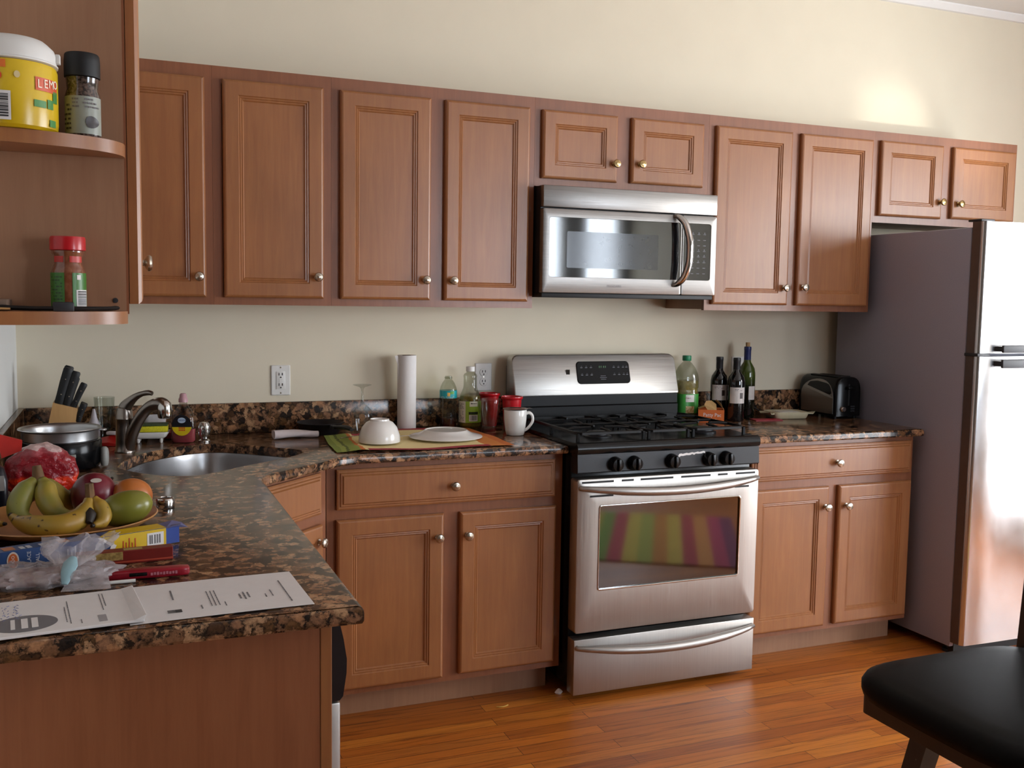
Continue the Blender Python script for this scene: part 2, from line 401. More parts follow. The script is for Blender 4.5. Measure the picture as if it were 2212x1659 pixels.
def mk_knob(parent, xz, y, kmat):
    MB().lathe([(.0105, 0), (.0105, .002), (.006, .004), (.0055, .012), (.011, .015), (.0155, .019), (.016, .022), (.0135, .0262), (.0085, .0275), (.008, .0268), (.0045, .028), (0, .0285)], (xz[0], y, xz[1]), 20, '-y').build('knob', M[kmat], parent)
ZB, ZT = 1.386, 2.1715
def upper(label, x0, x1, z0, doors, loc=(0,0,0), rz=0, depth=.305, kmat='nickel', zt=ZT, yo=0):
    c = thing('upper_cabinet', label, 'cabinet', (loc[0], loc[1], 0), rz, 'upper wall cabinets')
    MB().box(x0+.001, x1-.001, -depth+.018, -.002, z0+.004, zt).build('carcass', M['wood_in'], c, smooth=False)
    fm = MB(); s = .03
    fm.box(x0, x0+s, -depth, -depth+.018, z0, zt); fm.box(x1-s, x1, -depth, -depth+.018, z0, zt)
    fm.box(x0+s, x1-s, -depth, -depth+.018, z0, z0+.035); fm.box(x0+s, x1-s, -depth, -depth+.018, zt-.055, zt)
    if len(doors) == 2: fm.box((doors[0][1]+doors[1][0])/2-.035, (doors[0][1]+doors[1][0])/2+.035, -depth, -depth+.018, z0+.035, zt-.055)
    fm.build('face_frame', M['wood_frame'], c, smooth=False)
    for d in doors: door(c, d[0], d[1], d[2], d[3], -depth-.001, d[4], kmat)
    return c
d0, d1 = 1.411, 2.1295
upper('wooden corner upper cabinet whose door is half hidden by the shelf end', XL+.002, -1.1655, ZB, [(-1.53, -1.19, d0, d1, (-1.2145, 1.4787))])
upper('single-door wooden upper cabinet above the left wall outlet', -1.165, -.7695, ZB, [(-1.1329, -.7985, d0, d1, (-.822, 1.485))])
upper('two-door wooden upper cabinet beside the microwave, above the paper towel roll', -.769, -.004, ZB, [(-.7403, -.4134, d0, d1, (-.4337, 1.4831)), (-.3596, -.0294, d0, d1, (-.330, 1.4836))])
upper('short two-door wooden cabinet above the microwave', -.0035, .7605, 1.846, [(.022, .338, 1.875, 2.128, (.324, 1.944)), (.400, .728, 1.877, 2.128, (.436, 1.9495))], kmat='brass')
upper('tall two-door wooden upper cabinet between the microwave and the fridge', .761, 1.609, ZB, [(.788, 1.1612, d0, d1, (1.1395, 1.4836)), (1.2072, 1.5871, d0, d1, (1.237, 1.4873))])
upper('short two-door wooden cabinet over the fridge', 1.6095, 2.447, 1.779, [(1.632, 1.985, 1.808, 2.132, (1.974, 1.8816)), (2.046, 2.425, 1.813, 2.132, (2.082, 1.8788))], kmat='brass')
YU = -2.085
upper('wooden upper cabinet on the left wall seen edge-on with its door beside the open shelves', 0, .86, ZB, [(.002, .42, 1.4017, d1, (.395, 1.478)), (.44, .84, d0, d1, None)], (XL+.001, YU), PI/2, .337)
upper('wooden upper cabinet on the left wall deep in the corner behind the first one', .861, 1.742, ZB, [(.88, 1.28, d0, d1, None), (1.31, 1.73, d0, d1, None)], (XL+.001, YU), PI/2, .337)

# open end shelves
es = thing('end_shelf_unit', 'open wooden end shelves with rounded front on the left cabinet', 'shelf', (XL, YU-.0005, 0))
MB().box(.001, .334, -.012, 0, 1.3716, ZT).build('back_panel', M['wood_in'], es, smooth=False)
def shelf_poly():
    p = [(.001, -.0125), (.3357, -.0125)]
    for i in range(0, 17):
        t = i/16*PI/2; p.append((.085 + .2507*math.cos(t)**(2/2.4), -.0125 - .1135*math.sin(t)**(2/2.4)))
    p.append((.001, -.126)); return p
for z in (1.3716, 1.6246, 2.150):
    sp = shelf_poly(); MB().loft([[(x, y, z) for x, y in sp], [(x, y, z+.019) for x, y in sp]]).build('shelf', M['wood'], es, angle=30)
MB().lathe([(.004, 0), (.004, .0015), (.0015, .0018)], (.318, -.012, 1.407), 12, '-y').build('screw_cap', M['dark_grey'], es)

# base cabinets
def base(label, x0, x1, doors, drawers, loc=(0,0,0), rz=0, depth=.61, toe=.54, side=True):
    c = thing('base_cabinet', label, 'cabinet', (loc[0], loc[1], 0), rz, 'base cabinets under the granite worktop')
    MB().box(x0+.001, x1-.001, -depth+.018, -.003, .105, .876).build('carcass', M['wood_frame'], c, smooth=False)
    fm = MB(); s = .03
    fm.box(x0, x0+s, -depth, -depth+.018, .098, .876); fm.box(x1-s, x1, -depth, -depth+.018, .098, .876)
    for a, b in ((.098, .13), (.685, .735), (.85, .876)): fm.box(x0+s, x1-s, -depth, -depth+.018, a, b)
    if len(doors) == 2: m_ = (doors[0][1]+doors[1][0])/2; fm.box(m_-.035, m_+.035, -depth, -depth+.018, .13, .685)
    fm.build('face_frame', M['wood_frame'], c, smooth=False)
    MB().box(x0+.001, x1-.02, -toe, -toe+.016, 0, .105).build('toe_kick', M['wood_in'], c, smooth=False)
    for d in doors: door(c, d[0], d[1], d[2], d[3], -depth-.001, d[4])
    for d in drawers: drawer(c, d[0], d[1], d[2], d[3], -depth-.001, d[4])
    return c
base('two-door wooden base cabinet with a wide drawer left of the stove', -.849, -.006, [(-.8186, -.4525, .119, .6921, (-.474, .612)), (-.3941, -.0339, .123, .6921, (-.369, .612))], [(-.8172, -.0375, .7255, .8585, (-.4187, .7867))])
base('two-door wooden base cabinet with a wide drawer between stove and fridge', .763, 1.606, [(.795, 1.168, .119, .6921, (1.1479, .610)), (1.2173, 1.5925, .119, .6921, (1.252, .609))], [(.795, 1.5905, .7255, .8595, (1.1982, .7867))])
# diagonal sink base
dg = thing('base_cabinet', 'diagonal wooden corner cabinet under the sink with one pale door edge showing', 'cabinet', (-1.15, -.915, 0), PI/4, 'base cabinets under the granite worktop')
W = .42
MB().prism([(.001, .018), (W-.001, .018), (W-.03, .03), (W/2, .2), (.03, .03)], .105, .70).build('carcass', M['wood_frame'], dg, smooth=False)
fm = MB(); fm.box(0, .03, 0, .018, .098, .876); fm.box(W-.03, W, 0, .018, .098, .876)
for a, b in ((.098, .13), (.685, .735), (.85, .876)): fm.box(.03, W-.03, 0, .018, a, b)
fm.build('face_frame', M['wood_frame'], dg, smooth=False)
MB().box(.001, W-.001, .07, .086, 0, .105).build('toe_kick', M['wood_in'], dg, smooth=False)
door(dg, .03, W-.04, .119, .6921, -.001, (W-.068, .64)); drawer(dg, .03, W-.04, .7255, .8585, -.001)
# left run: drawers base, dishwasher, end panel
base('wooden base cabinet of the left run between dishwasher and corner', 0, .60, [(.02, .29, .12, .69, (.26, .63)), (.31, .58, .12, .69, (.34, .63))], [(.02, .58, .7255, .8585, (.3, .79))], (XL, -1.527), PI/2, .64, .57)
dw = thing('dishwasher', 'dishwasher with bulging black control strip beside the counter end panel', 'dishwasher', (XL, -2.128, 0), PI/2)
MB().box(.004, .596, -.60, -.02, .09, .874).build('body', M['dark_grey'], dw, smooth=False)
MB().box(.004, .596, -.664, -.601, .10, .724, .004).build('door', M['steel_v'], dw)
MB().prism([(-.601, .728), (-.662, .728), (-.668, .735), (-.674, .775), (-.6745, .80), (-.669, .835), (-.662, .866), (-.601, .866)], .002, .598, 'x').build('control_panel', M['black_satin'], dw)
MB().box(.004, .596, -.60, -.55, 0, .088).build('toe_panel', M['black_matte'], dw, smooth=False)
ep = thing('counter_end_panel', 'plain pale wood end panel closing the left counter run', 'panel', (XL, -2.131, 0))
MB().box(.001, .624, -.018, 0, 0, .8785).build('panel', M['wood_pale'], ep, smooth=False)
MB().box(.6245, .6438, -.02, .0, 0, .8785, .0015).build('edge_strip', M['wood'], ep, smooth=False)

# ------------------------------------------------------------------ worktops
ZW = .909; ZU = .8795
def offset_poly(p, d):
    n = len(p); o = []
    for i in range(n):
        a, b, c = Vector(p[i-1]), Vector(p[i]), Vector(p[(i+1) % n])
        e1 = (b-a).normalized(); e2 = (c-b).normalized(); n1 = Vector((-e1.y, e1.x)); n2 = Vector((-e2.y, e2.x))
        m = (n1+n2); k = max(.35, 1+n1.dot(n2)); o.append(tuple(b + m*d/k))
    return o
def slab(name, outer, hole, parent=None):
    """granite top: CCW outline with a rounded edge, optional sink hole (CCW)"""
    prof = [(.010, ZW), (.004, ZW-.002), (.0012, ZW-.006), (0, ZW-.012), (0, ZU+.006), (.003, ZU+.001), (.008, ZU)]
    m = MB(); rings = []
    for d, z in prof: rings.append([(x, y, z) for x, y in offset_poly(outer, d)])
    m.loft(rings, False, False)
    for z in (ZW, ZU):
        bm = bmesh.new(); d = .010 if z == ZW else .008
        def loop(pts):
            vs = [bm.verts.new((x, y, z)) for x, y in pts]
            for i in range(len(vs)): bm.edges.new((vs[i-1], vs[i]))
        loop(offset_poly(outer, d))
        if hole: loop(offset_poly(hole, -.003) if z == ZW else hole)
        bmesh.ops.triangle_fill(bm, use_beauty=True, edges=bm.edges[:]); m.bm(bm)
    if hole:
        m.loft([[(x, y, ZW) for x, y in offset_poly(hole, -.003)], [(x, y, ZW-.003) for x, y in hole], [(x, y, ZU) for x, y in hole]], False, False)
    return m.build(name, M['granite'], parent, angle=30)
sink_pts = [(-1.474,-.674),(-1.455,-.565),(-1.40,-.43),(-1.325,-.345),(-1.25,-.29),(-1.17,-.272),(-1.08,-.325),(-1.00,-.40),(-.93,-.47),(-.905,-.52),(-.95,-.60),(-1.03,-.675),(-1.12,-.745),(-1.20,-.82),(-1.275,-.872),(-1.36,-.84),(-1.43,-.76)]
hole = [(x, y) for x, y, z in smooth_curve([(a, b, 0) for a, b in sink_pts] + [(*sink_pts[0], 0)], 4)[:-1]]
hole = list(reversed(hole))
corner = [(x, y) for x, y, z in smooth_curve([(-1.1, -1.07, 0), (-1.094, -.957, 0), (-1.005, -.858, 0), (-.903, -.765, 0), (-.82, -.685, 0), (-.74, -.651, 0)], 3)]
outer = [(XL+.001, -.001), (XL+.001, -2.191), (-1.1015, -2.191), (-1.0995, -2.186)] + corner + [(-.002, -.65), (-.002, -.001)]
slab_l = slab('worktop', outer, hole); tag(slab_l, 'brown speckled granite worktop with sink cutout running from wall corner to stove', 'countertop')
slab_r = slab('worktop', [(.7615, -.001), (.7615, -.65), (1.6215, -.652), (1.6235, -.648), (1.6235, -.001)], None); tag(slab_r, 'short brown granite worktop between stove and fridge', 'countertop')
tag(MB().box(XL+.021, -.003, -.021, -.001, ZW+.0005, 1.0205, .002).build('backsplash', M['granite']), 'low granite backsplash strip along the back wall left of the stove', 'backsplash')
tag(MB().box(XL+.001, XL+.0205, -2.19, -.001, ZW+.0005, 1.0205, .002).build('backsplash', M['granite']), 'low granite backsplash strip along the left wall', 'backsplash')
tag(MB().box(.763, 1.60, -.021, -.001, ZW+.0005, 1.0205, .002).build('backsplash', M['granite']), 'low granite backsplash strip behind the wine bottles and toaster', 'backsplash')
sk = thing('kitchen_sink', 'stainless steel undermount sink bowl set in the corner worktop', 'sink', (-1.2, -.58, 0))
cx, cy = -1.2, -.58
def sc(k, z): return [((x-cx)*k, (y-cy)*k, z) for x, y in hole]
MB().loft([sc(1.07, ZU-.0005), sc(1.0, ZU-.0015), sc(.985, ZU-.02), sc(.96, .76), sc(.90, .722), sc(.78, .712), sc(.1, .708)], False, True).build('bowl', M['sink_steel'], sk, angle=60)
MB().lathe([(.045, .7135), (.042, .7165), (.03, .714), (0, .7125)], (0, 0, 0), 24).build('drain', M['chrome'], sk)

# ------------------------------------------------------------------ stove
st = thing('gas_stove', 'stainless steel and black gas stove with oven between the base cabinets', 'stove')
MB().box(.003, .754, -.664, -.03, .04, .884, .003).build('body', M['black'], st)
MB().prism([(-.03, .885), (-.03, .922), (-.20, .922), (-.678, .922), (-.70, .925), (-.715, .921), (-.722, .911), (-.723, .897), (-.718, .887), (-.70, .885)], .000, .757, 'x').build('cooktop', M['black'], st, angle=50)
cp = MB().prism([(-.665, .817), (-.712, .817), (-.718, .822), (-.714, .8845), (-.665, .8845)], .003, .757, 'x').build('control_panel', M['black_satin'], st, angle=30)
m = MB(); pts = []
for i in range(15):
    t = i/14; pts.append((.41 + .11*t, .870 + .0012*math.sin(i*2.1) + .006*t))
low = [(x, z - .0055 - .004*abs(math.sin(i*1.7+.4))*(1-.5*i/14)) for i, (x, z) in enumerate(pts)]
low[0] = (.402, .855); ring = [(x, -.7152 - (.872-z)*.062, z) for x, z in pts] + [(x, -.7152 - (.872-z)*.062, z) for x, z in reversed(low)]
m.add(ring, [(i, i+1, 28-i, 29-i) for i in range(14)]); m.build('chipped_paint', M['paper'], cp, smooth=False)
for x in (.1473, .2231, .3776, .534, .608):
    k = MB().lathe([(.0265, 0), (.0265, .006), (.0245, .011), (.0235, .026), (.021, .031), (.0, .0325)], (x, -.716, .847), 28, '-y').build('burner_knob', M['black'], cp)
    MB().box(x-.0045, x+.0045, -.757, -.746, .826, .868, .002).build('grip', M['black'], k)
# oven door
def frame_loft(x0, x1, z0, z1, hx0, hx1, hz0, hz1, yb, yf, r=.012, b=.004):
    def ring(a, y): return [(x, y, z) for x, z in a]
    o = lambda i: rrect(x0+i, x1-i, z0+i, z1-i, r); h = lambda i: rrect(hx0-i, hx1+i, hz0-i, hz1+i, .010)
    return MB().loft([ring(o(0), yb), ring(o(0), yf+b), ring(o(b*.4), yf+b*.3), ring(o(b), yf), ring(h(.001), yf), ring(h(0), yf+.001), ring(h(0), yb), ring(o(0), yb)], False, False)
od = frame_loft(.001, .756, .2485, .799, .0875, .676, .399, .702, -.668, -.722).build('oven_door', M['steel_v'], st, angle=30)
frame_loft(.085, .6785, .3965, .7045, .0905, .673, .402, .699, -.715, -.7245, .011, .002).build('window_trim', M['chrome'], od, angle=30)
MB().box(.086, .6775, -.717, -.70, .398, .703).build('oven_glass', M['blackglass'], od, smooth=False)
for a, b in ((.018, .142), (.174, .222), (.25, .384), (.417, .542), (.574, .616), (.652, .738)): MB().box(a, b, -.7225, -.7205, .7835, .7905).build('vent_slot', M['black_matte'], od, smooth=False)
for a, b in ((.05, .142), (.174, .222), (.575, .616), (.650, .712)): MB().box(a, b, -.7225, -.7205, .7335, .7405).build('vent_slot', M['black_matte'], od, smooth=False)
def bow_handle(name, parent, x0, x1, z, y, dy, dz, r):
    P = []
    for i in range(25):
        t = i/24; s = math.sin(PI*t)**.75 if 0 < t < 1 else 0
        P.append((x0+(x1-x0)*t, y - .008 - dy*s, z - dz*math.sin(PI*t)))
    return MB().tube([(x0, y+.004, z)] + P + [(x1, y+.004, z)], [r*.6] + lerp_list([r*.55, r*.95, r, r, r*.95, r*.55], 25) + [r*.6], 12).build(name, M['steel'], parent, angle=70)
bow_handle('handle', od, .0145, .7445, .768, -.722, .055, .016, .0165)
ds = MB().box(.000, .757, -.722, -.668, .0255, .2265, .003).build('storage_drawer', M['steel_v'], st)
bow_handle('handle', ds, .0115, .7475, .199, -.722, .055, .016, .016)
for x, y in ((.06, -.62), (.70, -.62), (.06, -.1), (.70, -.1)):
    MB().lathe([(.02, 0), (.02, .008), (.009, .012), (.009, .042)], (x, y, 0), 14).build('foot', M['black_matte'], st)
# backguard
bg = MB().prism([(-.03, .9225), (-.138, .9225), (-.138, .985), (-.132, .99), (-.131, 1.03), (-.03, 1.03)], .003, .754, 'x').build('backguard', M['black_satin2'], st, angle=30)
def tilt(p, d): return [(x, -.14 + (z-1.031)*.30 + d, z) for x, z in p]
pr_ = rrect(0, .757, 1.031, 1.196, .012, 3); top = rrect(0, .757, 1.031, 1.196, .032, 6)
poly = [(0, 1.036), (.003, 1.031), (.754, 1.031), (.757, 1.036)] + [(.757-.03+.03*math.cos(a), 1.166+.03*math.sin(a)) for a in [PI/2*i/8 for i in range(9)]] + [(.03-.03*math.sin(a), 1.166+.03*math.cos(a)) for a in [PI/2*i/8 for i in range(9)]]
def inset(p, k): return [(.3785+(x-.3785)*(1-k/.3785), 1.1135+(z-1.1135)*(1-k/.0825)) for x, z in p]
MB().loft([[(x, -.045, z) for x, z in poly], tilt(poly, .006), tilt(inset(poly, .001), .002), tilt(inset(poly, .004), 0)]).build('panel', M['steel'], bg, angle=40)
MB().box(.002, .755, -.075, -.03, 1.031, 1.15, .004).build('rear_housing', M['black_matte'], bg)
dp = rrect(.283, .529, 1.0755, 1.167, .016)
disp = MB().loft([tilt(dp, .004), tilt(dp, -.002), tilt([(.406+(x-.406)*.985, 1.121+(z-1.121)*.96) for x, z in dp], -.004)]).build('display', M['display_black'], bg, angle=30)
M['dim_green'] = plain('dim green digits', '#31502f', .6); M['dim_mark'] = plain('dim grey button print', '#6a6a70', .6)
im = MB(); gm = MB()
for cxs, rows in (((.305, .327, .349), (1.142, 1.112)), ((.455, .477, .499, .515), (1.142, 1.112))):
    for x in cxs:
        for z in rows:
            y = -.14 + (z-1.031)*.30 - .0048
            im.box(x-.005, x+.005, y, y+.0008, z-.0014, z+.0014); im.box(x-.003, x+.003, y, y+.0008, z+.005, z+.0062)
for z, w in ((1.108, .012), (1.101, .016), (1.094, .012)):
    y = -.14 + (z-1.031)*.30 - .0048; im.box(.402-w, .402+w, y, y+.0008, z-.001, z+.001)
im.build('button_markings', M['dim_mark'], disp, smooth=False)
for x in (.388, .396, .408, .416):
    y = -.14 + (1.143-1.031)*.30 - .0048; gm.box(x-.0025, x+.0025, y, y+.0008, 1.137, 1.149)
gm.build('clock_digits', M['dim_green'], disp, smooth=False)
y = -.14 + (1.124-1.031)*.30 - .002; MB().box(.235, .251, y-.001, y+.001, 1.115, 1.135).build('badge', M['blackglass'], bg, smooth=False)
# grates and burners
def grate(x0, x1, label):
    g = MB(); z0, z1, w = .946, .956, .010; yb, yf = -.205, -.668
    xm = (x0+x1)/2
    P = [(x0+.02, yf, .951), (x1-.02, yf, .951), (x1, yf+.02, .951), (x1, yb-.02, .951), (x1-.02, yb, .951), (x0+.02, yb, .951), (x0, yb-.02, .951), (x0, yf+.02, .951)]
    g.loft([[tuple(Vector(p) + Vector((0,0,dz)) + (Vector((xm, (yf+yb)/2, .951)) - Vector(p)).normalized()*di) for p in P] for di, dz in ((0, -.005), (0, .003), (.003, .005), (.011, .005), (.011, -.005), (0, -.005))], False, False)
    for yc in ((yf*.75+yb*.25), (yf*.25+yb*.75)):
        r = .028
        for dx, dy in ((-1, 0), (1, 0), (0, -1), (0, 1)):
            ex = (x0+.004 if dx < 0 else x1-.004) if dx else xm
            ey = yc if dx else (yc + dy*(yf-yb)*-.243)
            g.tube([(ex, ey, .950), ((ex*.6+(xm+dx*r)*.4), (ey*.6+(yc+dy*r)*.4), .955), (xm+dx*r, yc+dy*r, .957)], [.0055, .0055, .004], 6)
    g.tube([(x0+.004, (yf+yb)/2, .951), (x1-.004, (yf+yb)/2, .951)], .0055, 6)
    for x in (x0+.006, x1-.006):
        for yy in (yf+.006, yb-.006, (yf+yb)/2): g.tube([(x, yy, .951), (x, yy, .9225)], [.006, .0075], 6)
    return tag(g.build('burner_grate', M['iron']), label, 'burner grate', 'cast iron grates on the stove')
grate(.022, .297, 'black cast iron grate on the end of the cooktop beside the white mug')
grate(.307, .484, 'narrow black cast iron grate in the middle of the cooktop')
grate(.494, .728, 'black cast iron grate on the end of the cooktop beside the wine bottles')
for x, y, r in ((.16, -.552, .04), (.16, -.32, .034), (.395, -.437, .036), (.61, -.552, .042), (.61, -.32, .03)):
    b = MB().lathe([(r+.012, .9222), (r+.012, .926), (r, .930), (r, .934)], (x, y, 0), 24).build('burner', M['black_satin'], st)
    MB().lathe([(r*.95, .934), (r*.95, .939), (r*.8, .942), (0, .942)], (x, y, 0), 24).build('burner_cap', M['iron'], b)

# ------------------------------------------------------------------ microwave
mw = thing('microwave', 'stainless over-the-range microwave with dark glass door and curved handle', 'microwave', (0, 0, 1.4287))
oz = -1.4287
MB().box(.002, .755, -.358, -.004, 1.4455+oz, 1.8425+oz).build('body', M['black_satin'], mw, smooth=False)
MB().box(.004, .753, -.376, -.01, 1.4287+oz, 1.4453+oz, .002).build('underside_vent', M['black_matte'], mw)
MB().box(.0, .757, -.388, -.359, 1.7625+oz, 1.8425+oz, .003).build('vent_panel', M['steel_mw'], mw)
md = frame_loft(0, .5975, 1.4455+oz, 1.7585+oz, .027, .592, 1.505+oz, 1.7265+oz, -.3585, -.388, .006, .003).build('door', M['steel_mw'], mw, angle=30)
MB().box(.0265, .5925, -.386, -.365, 1.5045+oz, 1.727+oz).build('door_glass', M['mw_glass'], md, smooth=False)
MB().loft([[(x, y, z) for x, z in rrect(.10, .4925, 1.54+oz, 1.676+oz, .006)] for y in (-.3855, -.3866)]).build('viewing_screen', M['mesh_grey'], md, smooth=False)
P = smooth_curve([(.560, -.386, 1.753+oz), (.572, -.405, 1.747+oz), (.588, -.425, 1.72+oz), (.600, -.437, 1.665+oz), (.602, -.440, 1.615+oz), (.600, -.437, 1.565+oz), (.588, -.425, 1.515+oz), (.572, -.405, 1.489+oz), (.560, -.386, 1.483+oz)], 4)
MB().tube(P, lerp_list([.007, .0125, .0145, .0145, .0145, .0125, .007], len(P)), 12, up=(0, 1, 0)).build('handle', M['chrome'], md, angle=70)
text('logo_lettering', 'FRIGIDAIRE', .0118, M['ink'], md, (.3013, -.388, 1.474+oz), (1,0,0), (0,0,1), 1.05)
cpn = frame_loft(.599, .757, 1.4455+oz, 1.7585+oz, .606, .730, 1.505+oz, 1.7265+oz, -.3585, -.388, .006, .003).build('control_panel', M['steel_mw'], mw, angle=30)
MB().box(.6055, .7305, -.386, -.365, 1.5045+oz, 1.727+oz).build('panel_glass', M['mw_glass'], cpn, smooth=False)
bm_ = MB()
for r in range(8):
    for c in range(3):
        x = .648+c*.027; z = 1.685 - r*.022 + oz; bm_.box(x-.006, x+.006, -.3867, -.3858, z-.0012, z+.0012)
        if r in (0, 3, 4, 5): bm_.box(x-.002, x+.002, -.3867, -.3858, z+.003, z+.008)
bm_.build('keypad_markings', M['dim_mark'], cpn, smooth=False)

# ------------------------------------------------------------------ fridge
fr = thing('refrigerator', 'tall stainless front refrigerator with charcoal sides at the end of the counter', 'refrigerator', (1.65, -.06, 0))
FW = .80
MB().box(0, FW, -.755, 0, .035, 1.727, .006).build('body', M['fridge_side'], fr)
M['fridge_front'] = steel('fridge steel', '#c6c4c4', .22, (2, 160, 2), .05)
M['fridge_edge'] = plain('fridge door edge with reflection', '#5b4d48', .4, .3)  # brown reflection on the door side is put into this colour
def fdoor(z0, z1):
    p = [(0, -.760), (0, -.800), (.004, -.811), (.016, -.818), (.15, -.822), (FW/2, -.824), (FW-.15, -.822), (FW-.016, -.818), (FW-.004, -.811), (FW, -.800), (FW, -.760)]
    d = MB().prism([(a, b) for a, b in p], z0, z1).build('door', M['fridge_front'], fr, angle=40)
    e = MB(); e.box(-.0015, 0, -.80, -.760, z0, z1); e.build('door_edge', M['fridge_edge'], d, smooth=False)
    return d
fd1 = fdoor(1.235, 1.748); fd2 = fdoor(.058, 1.222)
MB().box(.02, FW-.02, -.758, -.73, .0, .052).build('toe_grille', M['black_matte'], fr, smooth=False)
MB().box(-.006, .06, -.822, -.755, 1.2225, 1.2345, .002).build('hinge', M['dark_grey'], fr)
MB().box(.0, .07, -.80, -.735, 1.749, 1.758, .002).build('top_hinge', M['dark_grey'], fr)
def fhandle(d, z0, z1):
    MB().box(.085, .42, -.862, -.85, z0, z1, .004).build('handle', M['dark_grey'], d)
fhandle(fd1, 1.238, 1.268); fhandle(fd2, 1.178, 1.212)
for x, dd, z in ((.10, fd1, 1.253), (.40, fd1, 1.253), (.10, fd2, 1.195), (.40, fd2, 1.195)):
    MB().box(x-.012, x+.012, -.852, -.815, z-.01, z+.01).build('handle_post', M['dark_grey'], dd, smooth=False)
for x, y in ((.04, -.71), (.76, -.71), (.04, -.04), (.76, -.04)):
    MB().lathe([(.022, 0), (.022, .012), (.01, .016), (.01, .04)], (x, y, 0), 12).build('foot', M['dark_grey'], fr)

# ------------------------------------------------------------------ outlets
def outlet(x, z, label, gfci):
    o = thing('wall_outlet', label, 'outlet', (x, 0, z), 0, 'wall outlets')
    MB().loft([[(a, d, b) for a, b in rrect(-.036+i, .036-i, -.057+i, .057-i, .003)] for d, i in ((0, 0), (-.003, .0002), (-.0055, .003))]).build('cover_plate', M['white_plastic'], o, angle=30)
    fs = MB(); dk = MB()
    if gfci:
        fs.box(-.0165, .0165, -.0075, -.005, -.0335, .0335, .0008); fs.box(-.006, .006, -.0085, -.0074, .0015, .007); fs.box(-.006, .006, -.0085, -.0074, -.007, -.0015)
    for dz in (.0195, -.0195):
        if not gfci: fs.lathe([(.0172, .005), (.0172, .007), (.016, .008), (0, .008)], (0, 0, dz), 24, '-y')
        for dx in (-.0063, .0063): dk.box(dx-.0012, dx+.0012, -.0092, -.007, dz-.001, dz+.0085)
        dk.lathe([(.0027, .007), (.0027, .0092), (0, .0092)], (0, 0, dz-.008), 10, '-y')
    fs.build('socket', M['white_plastic'], o); dk.build('slots', M['ink_dark'], o, smooth=False)
    sm = MB()
    for dz in ((.048, -.048) if gfci else (0,)): sm.lathe([(.003, .005), (.003, .0066), (0, .0068)], (0, 0, dz), 10, '-y')
    sm.build('screw', M['nickel'], o)
outlet(-.9, 1.1018, 'white wall outlet with square safety sockets above the sink backsplash', True)
outlet(-.0853, 1.1014, 'white wall outlet with two round sockets left of the stove', False)
outlet(1.150, 1.118, 'white wall outlet half hidden behind the wine bottles', False)

# ------------------------------------------------------------------ bar stool
bs = thing('bar_stool', 'black leather bar stool with dark wooden splayed legs', 'stool', (.262, -2.315, 0))
def sup(a, b, n, k=48):
    o = []
    for i in range(k):
        t = 2*PI*i/k; c, s = math.cos(t), math.sin(t)
        o.append((a*math.copysign(abs(c)**(2/n), c), b*math.copysign(abs(s)**(2/n), s)))
    return o
rg = []
for k, z in ((.93, .572), (.985, .576), (1.0, .590), (1.0, .604), (.975, .617), (.91, .625), (.75, .6305), (.5, .633), (.2, .634)):
    rg.append([(x, y, z) for x, y in sup(.272*k, .25*k, 4.5)])
MB().loft(rg).build('seat_cushion', M['leather'], bs, angle=80)
am = MB(); am.loft([[(x, y, z) for x, y in rrect(-.235, .235, -.215, .215, .02)] for z in (.53, .573)]); am.build('apron', M['dark_wood'], bs, angle=30)
def leg(sx, sy):
    t = (sx*.125, sy*.115, .53); b = (sx*.205, sy*.20, 0)
    w0, w1 = .024, .018
    MB().loft([[(p[0]+dx*w, p[1]+dy*w, p[2]) for dx, dy in ((-1,-1), (1,-1), (1,1), (-1,1))] for p, w in ((b, w1), (t, w0))]).build('leg', M['dark_wood'], bs, smooth=False)
for sx in (-1, 1):
    for sy in (-1, 1): leg(sx, sy)
rm = MB()
for a, b in (((-1,-1), (1,-1)), ((1,-1), (1,1)), ((1,1), (-1,1)), ((-1,1), (-1,-1))): rm.tube([(a[0]*.18, a[1]*.172, .19), (b[0]*.18, b[1]*.172, .19)], .011, 8)
rm.build('footrest', M['dark_wood'], bs)
for y in (.205, -.205):
    MB().loft([[(.243+dx*.017+(z-.53)*.07, y+dy*.013, z) for dx, dy in ((-1,-1), (1,-1), (1,1), (-1,1))] for z in (.50, 1.035)]).build('back_post', M['dark_wood'], bs, smooth=False)
MB().loft([[(.243+(z-.53)*.07+dx, y, z) for y, dx in ((-.19, -.012), (.19, -.012), (.19, .016), (-.19, .016))] for z in (.70, .72, 1.0, 1.03)]).build('back_pad', M['leather'], bs, angle=30)

# striped rug on the floor in front of the stove, seen mirrored in the oven glass
rug = MB(); n = 2
rug.box(-.52, .52, -.62, .62, .0005, .009)
M['rug'] = bands('striped rug', [(0, '#8a8d40'), (.1, '#bfa848'), (.2, '#7f9c4c'), (.28, '#b84c5a'), (.36, '#cbb654'), (.44, '#a4a952'), (.52, '#c07f3c'), (.6, '#c3a94a'), (.68, '#a83f46'), (.76, '#c58543'), (.84, '#a83a55'), (.92, '#6e304e')], 0, .95, 300)
_r = rug.build('striped_rug', M['rug'], smooth=False); _r.location = (1.5, -2.78, 0); _r.rotation_euler[2] = .54
tag(_r, 'multicoloured striped rug lying on the oak floor', 'rug')

